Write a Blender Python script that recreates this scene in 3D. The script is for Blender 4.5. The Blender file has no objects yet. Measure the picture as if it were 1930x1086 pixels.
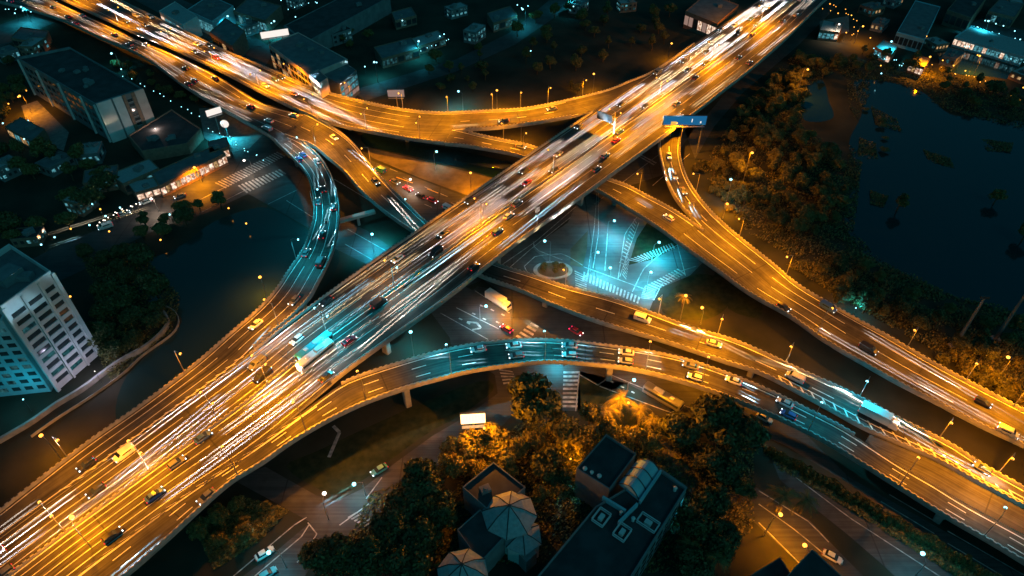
import bpy, bmesh, math, random
from mathutils import Vector, Matrix
R = math.radians
random.seed(11)
SC = bpy.context.scene
COL = SC.collection

# ------------------------------------------------------------------ camera
F, PITCH, CX, CY, H = 1290.0, R(42.0), 965.0, 543.0, 150.0
SP, CP = math.sin(PITCH), math.cos(PITCH)
cam_d = bpy.data.cameras.new('camera'); cam = bpy.data.objects.new('camera', cam_d); COL.objects.link(cam)
cam.location = (0, 0, H); cam.rotation_euler = (R(90) - PITCH, 0, 0)
cam_d.sensor_width = 36.0; cam_d.lens = 36.0 * F / 1930.0
cam_d.clip_start = 1.0; cam_d.clip_end = 6000.0
SC.camera = cam

# ------------------------------------------------------------------ night sky and moonlight
SUN_EL, SUN_AZ = 38.0, 150.0
w = bpy.data.worlds.new('World'); SC.world = w; w.use_nodes = True
nt = w.node_tree; nt.nodes.clear()
sky = nt.nodes.new('ShaderNodeTexSky'); sky.sky_type = 'NISHITA'; sky.sun_disc = False
sky.sun_elevation = R(SUN_EL); sky.sun_rotation = R(SUN_AZ); sky.altitude = 50; sky.air_density = 1.0
mul = nt.nodes.new('ShaderNodeMix'); mul.data_type = 'RGBA'; mul.blend_type = 'MULTIPLY'; mul.inputs[0].default_value = 1.0
mul.inputs[7].default_value = (0.05, 0.62, 0.62, 1)
bg = nt.nodes.new('ShaderNodeBackground'); bg.inputs[1].default_value = 0.05
out = nt.nodes.new('ShaderNodeOutputWorld')
nt.links.new(sky.outputs[0], mul.inputs[6]); nt.links.new(mul.outputs[2], bg.inputs[0]); nt.links.new(bg.outputs[0], out.inputs[0])
sun_d = bpy.data.lights.new('moon', 'SUN'); sun_d.energy = 0.10; sun_d.angle = R(2.0); sun_d.color = (0.35, 0.85, 1.0)
sun = bpy.data.objects.new('moon', sun_d); COL.objects.link(sun)
sun.rotation_euler = (R(90 - SUN_EL), 0, R(180 - SUN_AZ)); sun.location = (0, 0, 300)

SC.view_settings.view_transform = 'Standard'; SC.view_settings.look = 'None'
SC.view_settings.exposure = 0.0; SC.view_settings.gamma = 1.0
SC.render.engine = 'CYCLES'
cy = SC.cycles
cy.use_denoising = True; cy.use_light_tree = True
cy.max_bounces = 4; cy.diffuse_bounces = 2; cy.glossy_bounces = 2; cy.transmission_bounces = 2; cy.transparent_max_bounces = 4
cy.sample_clamp_indirect = 2.0; cy.caustics_reflective = False; cy.caustics_refractive = False
cy.light_sampling_threshold = 0.002

# ------------------------------------------------------------------ helpers
def at(px, py, z=0.0):
    u = (px - CX) / F; v = (py - CY) / F
    d = (u, CP - v * SP, -SP - v * CP)
    t = (z - H) / d[2]
    return Vector((d[0] * t, d[1] * t, z))

def tag(o, label=None, cat=None, group=None, kind=None):
    if label: o['label'] = label
    if cat: o["category"] = cat
    if group: o['group'] = group
    if kind: o['kind'] = kind
    return o

def thing(name, label, cat, loc=(0, 0, 0), rz=0.0, group=None):
    o = bpy.data.objects.new(name, None); COL.objects.link(o)
    o.location = loc; o.rotation_euler = (0, 0, rz); o.empty_display_size = 0.5
    return tag(o, label, cat, group)

KIDS = {}
def link(o, parent=None):
    COL.objects.link(o)
    if parent is not None:
        o.parent = parent; KIDS.setdefault(parent.name, []).append(o)
    return o

def copy_tree(o, parent=None):
    c = o.copy(); link(c, parent)
    for ch in KIDS.get(o.name, []):
        copy_tree(ch, c)
    return c

class MB:
    def __init__(s): s.v = []; s.f = []; s.uv = []; s.mi = []
    def face(s, pts, uv=None, mi=0):
        n = len(s.v); s.v += [tuple(p) for p in pts]; s.f.append(tuple(range(n, n + len(pts))))
        s.uv.append(uv or [(p[0], p[1]) for p in pts]); s.mi.append(mi)
    def raw(s, verts, faces, mi=0):
        n = len(s.v); s.v += [tuple(p) for p in verts]
        for f in faces:
            s.f.append(tuple(n + i for i in f)); s.uv.append([(verts[i][0], verts[i][1]) for i in f]); s.mi.append(mi)
    def box(s, c, d, rz=0.0, mi=0, taper=1.0):
        x, y, z = d[0] / 2, d[1] / 2, d[2] / 2
        cs, sn = math.cos(rz), math.sin(rz)
        vs = []
        for dz in (-1, 1):
            k = 1.0 if dz < 0 else taper
            for dx, dy in ((-1, -1), (1, -1), (1, 1), (-1, 1)):
                a, b = dx * x * k, dy * y * k
                vs.append((c[0] + a * cs - b * sn, c[1] + a * sn + b * cs, c[2] + dz * z))
        s.raw(vs, [(0, 3, 2, 1), (4, 5, 6, 7), (0, 1, 5, 4), (1, 2, 6, 5), (2, 3, 7, 6), (3, 0, 4, 7)], mi)
    def prism(s, poly, z0, z1, mi=0):
        n = len(poly)
        a = sum(poly[i][0] * poly[(i + 1) % n][1] - poly[(i + 1) % n][0] * poly[i][1] for i in range(n))
        if a < 0: poly = poly[::-1]
        vs = [(p[0], p[1], z0) for p in poly] + [(p[0], p[1], z1) for p in poly]
        fs = [tuple(range(n - 1, -1, -1)), tuple(range(n, 2 * n))] + [(i, (i + 1) % n, n + (i + 1) % n, n + i) for i in range(n)]
        s.raw(vs, fs, mi)
    def cyl(s, p0, p1, r0, r1=None, n=8, mi=0):
        r1 = r0 if r1 is None else r1
        p0, p1 = Vector(p0), Vector(p1); d = (p1 - p0).normalized()
        a = d.orthogonal().normalized(); b = d.cross(a)
        vs = []
        for p, r in ((p0, r0), (p1, r1)):
            for k in range(n):
                t = 2 * math.pi * k / n; vs.append(p + a * (r * math.cos(t)) + b * (r * math.sin(t)))
        fs = [(k, (k + 1) % n, n + (k + 1) % n, n + k) for k in range(n)] + [tuple(range(n - 1, -1, -1)), tuple(range(n, 2 * n))]
        s.raw(vs, fs, mi)
    def tube(s, pts, r, n=6, mi=0):
        pts = [Vector(p) for p in pts]; rs = r if isinstance(r, (list, tuple)) else [r] * len(pts)
        vs = []
        for i, p in enumerate(pts):
            d = (pts[min(i + 1, len(pts) - 1)] - pts[max(i - 1, 0)]).normalized()
            ref = Vector((0, 0, 1)) if abs(d.z) < .95 else Vector((1, 0, 0))
            a = d.cross(ref).normalized(); b = d.cross(a)
            for k in range(n):
                t = 2 * math.pi * k / n; vs.append(p + a * (rs[i] * math.cos(t)) + b * (rs[i] * math.sin(t)))
        fs = []
        for i in range(len(pts) - 1):
            for k in range(n):
                fs.append((i * n + k, i * n + (k + 1) % n, (i + 1) * n + (k + 1) % n, (i + 1) * n + k))
        fs += [tuple(range(n - 1, -1, -1)), tuple((len(pts) - 1) * n + k for k in range(n))]
        s.raw(vs, fs, mi)
    def ball(s, c, r, mi=0, nu=8, nv=5, sz=1.0):
        vs = [(c[0], c[1], c[2] + r * sz)]
        for j in range(1, nv):
            ph = math.pi * j / nv
            for i in range(nu):
                th = 2 * math.pi * i / nu
                vs.append((c[0] + r * math.sin(ph) * math.cos(th), c[1] + r * math.sin(ph) * math.sin(th), c[2] + r * sz * math.cos(ph)))
        vs.append((c[0], c[1], c[2] - r * sz)); L = len(vs) - 1
        fs = [(0, 1 + i, 1 + (i + 1) % nu) for i in range(nu)]
        for j in range(nv - 2):
            for i in range(nu):
                a = 1 + j * nu + i; b = 1 + j * nu + (i + 1) % nu
                fs.append((a, a + nu, b + nu, b))
        fs += [(L, 1 + (nv - 2) * nu + (i + 1) % nu, 1 + (nv - 2) * nu + i) for i in range(nu)]
        s.raw(vs, fs, mi)
    def mesh(s, name, mats, smooth=False):
        m = bpy.data.meshes.new(name); m.from_pydata(s.v, [], s.f)
        uvl = m.uv_layers.new(name='uv')
        flat = [c for f in s.uv for p in f for c in p]
        uvl.data.foreach_set('uv', flat)
        for mm in (mats if isinstance(mats, (list, tuple)) else [mats]): m.materials.append(mm)
        m.polygons.foreach_set('material_index', s.mi)
        if smooth: m.polygons.foreach_set('use_smooth', [True] * len(s.f))
        m.update(); return m
    def build(s, name, mats, parent=None, smooth=False):
        return link(bpy.data.objects.new(name, s.mesh(name, mats, smooth)), parent)

ORD = ['first', 'second', 'third', 'fourth', 'fifth', 'sixth', 'seventh', 'eighth', 'ninth', 'tenth', 'eleventh', 'twelfth',
       'thirteenth', 'fourteenth', 'fifteenth', 'sixteenth', 'seventeenth', 'eighteenth', 'nineteenth', 'twentieth', 'twenty-first',
       'twenty-second', 'twenty-third', 'twenty-fourth', 'twenty-fifth', 'twenty-sixth', 'twenty-seventh', 'twenty-eighth']

# ------------------------------------------------------------------ materials
def mat(name, build):
    m = bpy.data.materials.new(name); m.use_nodes = True
    n = m.node_tree; n.nodes.clear()
    o = n.nodes.new('ShaderNodeOutputMaterial'); p = n.nodes.new('ShaderNodeBsdfPrincipled')
    n.links.new(p.outputs[0], o.inputs[0]); build(n, p, o); return m

def noise_col(n, p, c0, c1, scale=1.0, detail=4, coord='Object', stretch=(1, 1, 1), lo=.35, hi=.65, rough=None):
    tc = n.nodes.new('ShaderNodeTexCoord'); mp = n.nodes.new('ShaderNodeMapping'); mp.inputs['Scale'].default_value = stretch
    nz = n.nodes.new('ShaderNodeTexNoise'); nz.inputs['Scale'].default_value = scale; nz.inputs['Detail'].default_value = detail
    cr = n.nodes.new('ShaderNodeValToRGB'); cr.color_ramp.elements[0].position = lo; cr.color_ramp.elements[1].position = hi
    cr.color_ramp.elements[0].color = (*c0, 1); cr.color_ramp.elements[1].color = (*c1, 1)
    n.links.new(tc.outputs[coord], mp.inputs[0]); n.links.new(mp.outputs[0], nz.inputs[0]); n.links.new(nz.outputs[0], cr.inputs[0])
    n.links.new(cr.outputs[0], p.inputs['Base Color'])
    return nz, cr

def simple(name, c0, c1=None, scale=1.0, rough=.6, metal=0.0, coord='Object', stretch=(1, 1, 1), spec=.5, bump=0.0, detail=4, lo=.35, hi=.65):
    def b(n, p, o):
        p.inputs['Roughness'].default_value = rough; p.inputs['Metallic'].default_value = metal
        p.inputs['Specular IOR Level'].default_value = spec
        nz, cr = noise_col(n, p, c0, c1 or tuple(x * .8 for x in c0), scale, detail, coord, stretch, lo, hi)
        if bump:
            bp = n.nodes.new('ShaderNodeBump'); bp.inputs['Strength'].default_value = bump; bp.inputs['Distance'].default_value = .3
            n.links.new(nz.outputs[0], bp.inputs['Height']); n.links.new(bp.outputs[0], p.inputs['Normal'])
    return mat(name, b)

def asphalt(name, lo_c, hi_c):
    """worn asphalt: wheel path wear along the road, its colour streaked to imitate light trails (u = metres along, v = metres across)"""
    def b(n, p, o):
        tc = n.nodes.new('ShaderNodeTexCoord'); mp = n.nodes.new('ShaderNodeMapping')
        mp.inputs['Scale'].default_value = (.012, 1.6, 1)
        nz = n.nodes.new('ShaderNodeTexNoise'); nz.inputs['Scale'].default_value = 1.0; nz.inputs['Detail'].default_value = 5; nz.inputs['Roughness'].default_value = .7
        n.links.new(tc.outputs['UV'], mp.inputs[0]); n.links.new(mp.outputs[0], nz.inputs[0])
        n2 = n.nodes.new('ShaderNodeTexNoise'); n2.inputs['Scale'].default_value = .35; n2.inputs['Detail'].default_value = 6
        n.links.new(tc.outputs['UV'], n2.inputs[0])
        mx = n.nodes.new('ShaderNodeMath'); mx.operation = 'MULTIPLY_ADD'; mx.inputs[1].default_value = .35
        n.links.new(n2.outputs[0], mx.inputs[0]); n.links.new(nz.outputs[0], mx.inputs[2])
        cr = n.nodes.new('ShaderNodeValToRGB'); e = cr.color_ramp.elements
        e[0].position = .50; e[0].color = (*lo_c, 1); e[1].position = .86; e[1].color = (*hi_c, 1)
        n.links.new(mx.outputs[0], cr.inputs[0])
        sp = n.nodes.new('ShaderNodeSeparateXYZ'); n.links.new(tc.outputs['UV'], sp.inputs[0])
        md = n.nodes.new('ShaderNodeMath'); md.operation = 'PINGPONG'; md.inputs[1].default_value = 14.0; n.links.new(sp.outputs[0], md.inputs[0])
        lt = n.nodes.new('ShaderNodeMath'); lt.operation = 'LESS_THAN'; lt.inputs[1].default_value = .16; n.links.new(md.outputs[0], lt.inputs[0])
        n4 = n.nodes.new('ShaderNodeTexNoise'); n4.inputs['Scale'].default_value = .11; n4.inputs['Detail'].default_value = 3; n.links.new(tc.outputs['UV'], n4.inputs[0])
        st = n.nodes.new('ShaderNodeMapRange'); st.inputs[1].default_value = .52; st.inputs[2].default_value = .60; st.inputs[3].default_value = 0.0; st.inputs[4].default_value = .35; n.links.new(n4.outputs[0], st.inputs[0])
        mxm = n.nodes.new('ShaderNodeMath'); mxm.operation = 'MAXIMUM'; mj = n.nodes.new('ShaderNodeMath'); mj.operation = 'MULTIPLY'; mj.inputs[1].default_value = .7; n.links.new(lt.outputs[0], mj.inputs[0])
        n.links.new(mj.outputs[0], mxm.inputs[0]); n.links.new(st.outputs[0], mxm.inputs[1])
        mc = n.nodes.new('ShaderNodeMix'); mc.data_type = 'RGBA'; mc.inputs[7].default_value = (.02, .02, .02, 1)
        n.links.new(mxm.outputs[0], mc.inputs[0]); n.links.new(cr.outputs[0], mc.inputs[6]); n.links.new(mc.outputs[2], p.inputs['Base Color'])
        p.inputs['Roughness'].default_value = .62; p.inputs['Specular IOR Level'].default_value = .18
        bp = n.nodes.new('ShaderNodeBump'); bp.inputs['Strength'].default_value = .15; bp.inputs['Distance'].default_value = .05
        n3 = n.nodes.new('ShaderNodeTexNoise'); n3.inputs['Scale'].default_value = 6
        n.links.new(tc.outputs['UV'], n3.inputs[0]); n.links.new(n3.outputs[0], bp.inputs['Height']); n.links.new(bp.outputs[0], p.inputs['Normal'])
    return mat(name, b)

def emit(name, col, s):
    m = bpy.data.materials.new(name); m.use_nodes = True
    n = m.node_tree; n.nodes.clear()
    o = n.nodes.new('ShaderNodeOutputMaterial'); e = n.nodes.new('ShaderNodeEmission')
    e.inputs[0].default_value = (*col, 1); e.inputs[1].default_value = s
    n.links.new(e.outputs[0], o.inputs[0])
    try: m.cycles.emission_sampling = 'NONE'
    except Exception: pass
    return m

def leaf(name, c0, c1):
    def b(n, p, o):
        p.inputs['Roughness'].default_value = .6; p.inputs['Specular IOR Level'].default_value = .25
        noise_col(n, p, c0, c1, 1.3, 3)
    return mat(name, b)

def water(name, c):
    def b(n, p, o):
        p.inputs['Base Color'].default_value = (*c, 1); p.inputs['Roughness'].default_value = .10
        tc = n.nodes.new('ShaderNodeTexCoord'); nz = n.nodes.new('ShaderNodeTexNoise'); nz.inputs['Scale'].default_value = .5; nz.inputs['Detail'].default_value = 3
        bp = n.nodes.new('ShaderNodeBump'); bp.inputs['Strength'].default_value = .08; bp.inputs['Distance'].default_value = .2
        n.links.new(tc.outputs['Object'], nz.inputs[0]); n.links.new(nz.outputs[0], bp.inputs['Height']); n.links.new(bp.outputs[0], p.inputs['Normal'])
    return mat(name, b)

def lit_window(name, c0, c1, st):
    m = bpy.data.materials.new(name); m.use_nodes = True; n = m.node_tree; n.nodes.clear()
    o = n.nodes.new('ShaderNodeOutputMaterial'); e = n.nodes.new('ShaderNodeEmission'); n.links.new(e.outputs[0], o.inputs[0])
    g = n.nodes.new('ShaderNodeNewGeometry'); nz = n.nodes.new('ShaderNodeTexNoise'); nz.inputs['Scale'].default_value = .9; nz.inputs['Detail'].default_value = 4
    cr = n.nodes.new('ShaderNodeValToRGB'); cr.color_ramp.elements[0].position = .38; cr.color_ramp.elements[1].position = .68
    cr.color_ramp.elements[0].color = (*c0, 1); cr.color_ramp.elements[1].color = (*c1, 1)
    n.links.new(g.outputs['Position'], nz.inputs[0]); n.links.new(nz.outputs[0], cr.inputs[0]); n.links.new(cr.outputs[0], e.inputs[0]); e.inputs[1].default_value = st
    try: m.cycles.emission_sampling = 'NONE'
    except Exception: pass
    return m
M = dict(
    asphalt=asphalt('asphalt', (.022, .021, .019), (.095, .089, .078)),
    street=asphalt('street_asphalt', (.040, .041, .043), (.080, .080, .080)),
    ground=simple('ground', (.020, .024, .018), (.055, .052, .038), .06, .9, detail=9, spec=.1, lo=.3, hi=.7),
    grass=simple('grass', (.016, .024, .012), (.034, .040, .019), .5, .9, detail=8, spec=.1),
    earth=simple('earth', (.09, .075, .05), (.14, .115, .08), .3, .9, detail=8, spec=.1),
    paving=simple('paving', (.14, .14, .14), (.22, .21, .20), .6, .8, detail=8, spec=.2),
    paint=simple('road_paint', (.80, .80, .78), (.55, .55, .53), .9, .5, lo=.3, hi=.6),
    worn=simple('worn_paint', (.46, .46, .45), (.20, .20, .20), .7, .6, lo=.35, hi=.62),
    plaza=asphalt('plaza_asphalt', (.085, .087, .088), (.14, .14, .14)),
    yellow=simple('yellow_paint', (.75, .50, .08), (.60, .40, .06), .9, .5),
    concrete=simple('concrete', (.36, .35, .33), (.24, .235, .22), .5, .8, spec=.2, detail=8),
    girder=simple('girder_concrete', (.30, .30, .29), (.20, .20, .19), .4, .85, spec=.2, detail=7),
    white_wall=simple('white_render', (.62, .62, .62), (.50, .50, .50), .25, .8, spec=.2, detail=7),
    teal_wall=simple('blue_render', (.30, .50, .56), (.24, .42, .48), .25, .8, spec=.2),
    pink_wall=simple('pink_render', (.55, .42, .38), (.45, .34, .31), .3, .8, spec=.2),
    brown_wall=simple('brown_brick', (.28, .17, .12), (.20, .12, .09), .8, .85, spec=.2),
    grey_wall=simple('grey_wall', (.20, .21, .22), (.14, .15, .16), .3, .85, spec=.2),
    dark_roof=simple('dark_roof', (.035, .037, .04), (.06, .062, .066), .25, .85, spec=.25, detail=8),
    grey_roof=simple('grey_roof', (.10, .11, .12), (.15, .16, .17), .3, .8, spec=.3, detail=8),
    pale_roof=simple('pale_roof_tiles', (.32, .36, .37), (.24, .28, .29), 1.2, .7, spec=.3),
    glass=simple('window_glass', (.02, .03, .035), (.05, .06, .065), .4, .12, spec=.6),
    metal=simple('galvanised_metal', (.35, .35, .35), (.26, .26, .26), 1.5, .45, metal=.7),
    dark_metal=simple('dark_metal', (.05, .05, .055), (.08, .08, .085), 1.5, .5, metal=.5),
    bark=simple('bark', (.10, .07, .045), (.06, .045, .03), 3, .9, spec=.1, stretch=(1, 1, .2)),
    tyre=simple('tyre', (.015, .015, .015), (.025, .025, .025), 5, .8),
    sodium=emit('sodium_lamp', (1.0, .40, .05), 4.0),
    led=emit('cool_lamp', (.30, .85, 1.0), 4.0),
    white_led=emit('white_lamp', (1.0, .85, .72), 4.0),
    headlight=emit('headlight_glow', (.80, .93, 1.0), 4.0),
    head_warm=emit('warm_headlight_glow', (1.0, .88, .70), 4.0),
    tail=emit('tail_light_glow', (1.0, .03, .04), 1.2),
    tail_hot=emit('brake_light_glow', (1.0, .02, .09), 6.0),
    signwhite=emit('backlit_sign_white', (1.0, .92, .84), 1.0),
    signwarm=emit('backlit_sign_warm', (1.0, .62, .30), 3.0),
    signpink=emit('lit_sign_pink', (1.0, .62, .50), .30),
    signblue=emit('screen_blue', (.012, .12, .27), 1.0),
    signyellow=emit('screen_yellow', (1.0, .55, .10), .9),
    winwarm=lit_window('lit_window_warm', (.12, .05, .015), (1.0, .62, .28), .8),
    winteal=lit_window('lit_window_cool', (.01, .05, .06), (.22, .80, .95), .55), windim=lit_window('lit_window_dim', (.005, .02, .025), (.05, .22, .25), .5),
    winshop=lit_window('lit_shop_front', (.25, .10, .05), (1.0, .80, .62), 1.5),
    water=water('pond_water', (.008, .026, .030)), pond=water('green_pond_water', (.020, .044, .042)),
    leaf_a=leaf('leaf_green', (.075, .072, .022), (.16, .145, .05)),
    leaf_b=leaf('leaf_olive', (.095, .080, .022), (.19, .155, .05)),
    leaf_c=leaf('leaf_dark', (.035, .042, .016), (.09, .088, .034)),
)
CAR_PAINT = {}
for nm, c in dict(white=(.75, .75, .74), silver=(.42, .43, .44), grey=(.15, .155, .16), black=(.02, .02, .022), red=(.45, .02, .03), blue=(.04, .10, .30), teal=(.05, .32, .36)).items():
    CAR_PAINT[nm] = simple('car_paint_' + nm, c, tuple(x * .93 for x in c), .8, .28, spec=.6)

# ------------------------------------------------------------------ curves
def smooth(pts, z, n=8):
    """pixel points (with an optional height each) -> smooth world polyline"""
    P = [at(p[0], p[1], p[2] if len(p) > 2 else z) for p in pts]
    o = []
    for i in range(len(P) - 1):
        p0, p1, p2, p3 = P[max(i - 1, 0)], P[i], P[i + 1], P[min(i + 2, len(P) - 1)]
        for k in range(n):
            t = k / n
            o.append(.5 * ((2 * p1) + (p2 - p0) * t + (2 * p0 - 5 * p1 + 4 * p2 - p3) * t * t + (3 * p1 - p0 - 3 * p2 + p3) * t ** 3))
    o.append(P[-1]); return o

def resample(P, step):
    d = [0.0]
    for a, b in zip(P, P[1:]): d.append(d[-1] + (b - a).length)
    n = max(2, int(d[-1] / step) + 1); o = []; j = 0
    for i in range(n):
        s = d[-1] * i / (n - 1)
        while j < len(d) - 2 and d[j + 1] < s: j += 1
        t = (s - d[j]) / max(1e-6, d[j + 1] - d[j]); o.append(P[j].lerp(P[j + 1], min(1, max(0, t))))
    return o

def nearest(p, Q):
    best = None
    for a, b in zip(Q, Q[1:]):
        ab = (b - a).to_2d(); t = max(0, min(1, (p - a).to_2d().dot(ab) / max(1e-9, ab.length_squared)))
        q = a.lerp(b, t); d = (q - p).to_2d().length
        if best is None or d < best[0]: best = (d, q)
    return best[1]

class Road:
    def __init__(s, Lp, Rp, z, base='L', step=2.0, dz=0.0, cut=True):
        A = resample(smooth(Lp, z), step); B = resample(smooth(Rp, z), step)
        if base == 'L': L = A; Rr = [nearest(p, B) for p in A]
        else: Rr = B; L = [nearest(p, A) for p in B]
        for arr in (L, Rr):
            for _ in range(2):
                for i in range(1, len(arr) - 1): arr[i] = (arr[i - 1] + arr[i] * 2 + arr[i + 1]) / 4
        for i in range(len(L)):                                  # both edges level
            h = (L[i].z if base == 'L' else Rr[i].z) + dz; L[i].z = h; Rr[i].z = h
        s.L, s.R = L, Rr
        s.d = [0.0]
        for i in range(1, len(L)): s.d.append(s.d[-1] + ((L[i] + Rr[i]) / 2 - (L[i - 1] + Rr[i - 1]) / 2).length)
        s.len = s.d[-1]
    def idx(s, x):
        x = max(0, min(s.len, x)); lo, hi = 0, len(s.d) - 1
        while hi - lo > 1:
            m = (lo + hi) // 2
            if s.d[m] <= x: lo = m
            else: hi = m
        return lo, (x - s.d[lo]) / max(1e-6, s.d[hi] - s.d[lo])
    def pos(s, x, f, dz=0.0):
        i, t = s.idx(x); j = min(i + 1, len(s.L) - 1)
        p = s.L[i].lerp(s.L[j], t).lerp(s.R[i].lerp(s.R[j], t), f); p.z += dz; return p
    def dir(s, x, f):
        a = s.pos(x - 2, f); b = s.pos(x + 2, f); return (b - a).normalized()
    def width(s, x): return (s.pos(x, 0) - s.pos(x, 1)).length
    def off(s, x, m, dz=0.0):                                    # m metres in from the left edge (m<0: from the right edge)
        W = max(.5, s.width(x)); return s.pos(x, (m / W) if m >= 0 else 1 + m / W, dz)
    def find(s, px, py, z):
        p = at(px, py, z); return min(range(len(s.L)), key=lambda i: (((s.L[i] + s.R[i]) / 2 - p).to_2d().length))
    def sd(s, px, py, z): return s.d[s.find(px, py, z)]

def slab(name, r, thick, m_top, m_side, nacross=1):
    mb = MB(); n = len(r.L); inset = .22
    for i in range(n - 1):
        a, b, c, d = r.L[i], r.R[i], r.R[i + 1], r.L[i + 1]
        wa, wb = (a - b).length, (c - d).length; u0, u1 = r.d[i], r.d[i + 1]
        mb.face([a, b, c, d], [(u0, 0), (u0, wa), (u1, wb), (u1, 0)], 0)
        if thick:
            dn = Vector((0, 0, -.7)); ia, ib, ic, idd = a.lerp(b, inset), a.lerp(b, 1 - inset), d.lerp(c, 1 - inset), d.lerp(c, inset)
            dt = Vector((0, 0, -thick))
            mb.face([a, d, d + dn, a + dn], None, 1); mb.face([c, b, b + dn, c + dn], None, 1)
            mb.face([a + dn, d + dn, idd + dt, ia + dt], None, 1); mb.face([c + dn, b + dn, ib + dt, ic + dt], None, 1)
            mb.face([ia + dt, idd + dt, ic + dt, ib + dt], None, 1)
    if thick:
        for i in (0, n - 1):
            a, b = r.L[i], r.R[i]
            mb.face([a, a + Vector((0, 0, -.7)), a.lerp(b, inset) + Vector((0, 0, -thick)), a.lerp(b, 1 - inset) + Vector((0, 0, -thick)), b + Vector((0, 0, -.7)), b], None, 1)
    for f in range(len(mb.f)):
        if mb.mi[f] == 0: mb.f[f] = mb.f[f][::-1]; mb.uv[f] = mb.uv[f][::-1]
    o = mb.build(name, [m_top, m_side]); o['kind'] = 'structure'; return o

def strip(mb, r, fm, x0, x1, w, dz=.03, mi=0):
    """a painted line: fm(x) gives the offset in metres from the left edge"""
    n = max(1, int((x1 - x0) / 3)); prev = None
    for i in range(n + 1):
        x = x0 + (x1 - x0) * i / n; W = max(.5, r.width(x)); m = fm(x, W)
        a = r.pos(x, (m - w / 2) / W, dz); b = r.pos(x, (m + w / 2) / W, dz)
        if prev: mb.face([prev[1], prev[0], a, b], None, mi)
        prev = (a, b)

def markings(r, parent, lanes=(), edges=(.9, -.9), x0=0, x1=None, dash=(4, 8), w=.22):
    mb = MB(); x1 = x1 or r.len
    for e in edges: strip(mb, r, lambda x, W, e=e: e if e > 0 else W + e, x0, x1, w + .05)
    for f in lanes:
        x = x0 + random.random() * 5
        while x < x1 - dash[0]:
            strip(mb, r, lambda xx, W, f=f: W * f, x, x + dash[0], w); x += sum(dash)
    return mb.build('lane_markings', M['paint'], parent)

def barrier_mesh(P, z_low, pitch=1.5, base=.80, top=1.10, th=.30):
    """a concrete parapet with a notched top, one closed skin along polyline P"""
    P = resample(P, pitch / 2); n = len(P); vs = []; fs = []
    for i, p in enumerate(P):
        d = (P[min(i + 1, n - 1)] - P[max(i - 1, 0)]); d.z = 0; d.normalize(); nrm = Vector((-d.y, d.x, 0)) * th / 2
        vs += [p + nrm + Vector((0, 0, z_low)), p - nrm + Vector((0, 0, z_low))]
        for h in (base, top): vs += [p + nrm + Vector((0, 0, h)), p - nrm + Vector((0, 0, h))]
    for i in range(n - 1):
        a, b = i * 6, (i + 1) * 6
        fs += [(a, b, b + 2, a + 2), (b + 1, a + 1, a + 3, b + 3)]
        if i % 2 == 0:
            fs += [(a + 2, b + 2, b + 4, a + 4), (b + 3, a + 3, a + 5, b + 5), (a + 4, b + 4, b + 5, a + 5), (a + 2, a + 4, a + 5, a + 3), (b + 4, b + 2, b + 3, b + 5)]
        else:
            fs += [(a + 2, b + 2, b + 3, a + 3)]
    mb = MB(); mb.raw(vs, fs); return mb

def parapet(r, side, x0, x1, label, z_low=-.1, f=None, name='parapet', m='concrete', cat='parapet', **k):
    n = max(2, int((x1 - x0) / 2)); P = []
    for i in range(n + 1):
        x = x0 + (x1 - x0) * i / n
        if f is not None: P.append(r.pos(x, f))
        else: P.append(r.off(x, .15 if side == 'L' else -.15))
    o = barrier_mesh(P, z_low, **k).build(name, M[m]); return tag(o, label, cat, 'concrete parapets along the elevated roads')

def ground_poly(name, pts, z, m, kind='structure', sm=0, label=None):
    P = [at(p[0], p[1], 0) for p in pts]
    if sm:
        Q = []; n = len(P)
        for i in range(n):
            p0, p1, p2, p3 = P[i - 1], P[i], P[(i + 1) % n], P[(i + 2) % n]
            for k in range(sm):
                t = k / sm; Q.append(.5 * ((2 * p1) + (p2 - p0) * t + (2 * p0 - 5 * p1 + 4 * p2 - p3) * t * t + (3 * p1 - p0 - 3 * p2 + p3) * t ** 3))
        P = Q
    a = sum(P[i].x * P[(i + 1) % len(P)].y - P[(i + 1) % len(P)].x * P[i].y for i in range(len(P)))
    if a < 0: P = P[::-1]
    bm = bmesh.new(); vs = [bm.verts.new((p.x, p.y, z)) for p in P]; f = bm.faces.new(vs)
    bmesh.ops.triangulate(bm, faces=[f]); uvl = bm.loops.layers.uv.new('uv')
    for f in bm.faces:
        for l in f.loops: l[uvl].uv = (l.vert.co.x, l.vert.co.y)
    me = bpy.data.meshes.new(name); bm.to_mesh(me); bm.free(); me.materials.append(M[m])
    o = bpy.data.objects.new(name, me); COL.objects.link(o); o['kind'] = kind
    return o

# ------------------------------------------------------------------ ground, water, streets
mb = MB(); mb.face([(-1500, -400, 0), (1500, -400, 0), (1500, 2600, 0), (-1500, 2600, 0)]); g = mb.build('ground', M['ground']); g['kind'] = 'structure'
gp = ground_poly
gp('water', [(235, 505), (330, 470), (400, 420), (470, 395), (515, 395), (590, 440), (640, 480), (600, 560), (500, 640), (330, 760), (225, 800), (238, 710), (330, 625), (338, 595), (285, 572), (255, 540)], .03, 'pond', sm=5)
gp('water', [(1612, 152), (1700, 160), (1745, 178), (1790, 215), (1850, 222), (1960, 245), (2080, 400), (2080, 620), (1930, 600), (1800, 560), (1700, 530), (1620, 470), (1590, 400), (1620, 330), (1600, 270), (1625, 210)], .03, 'water', sm=5)
gp('water', [(1520, 160), (1550, 152), (1562, 190), (1570, 222), (1530, 230), (1510, 215)], .03, 'water', sm=5)
gp('water', [(1775, 88), (1900, 122), (2050, 165), (2050, 200), (1900, 150), (1790, 135)], .03, 'water', sm=4)
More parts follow.
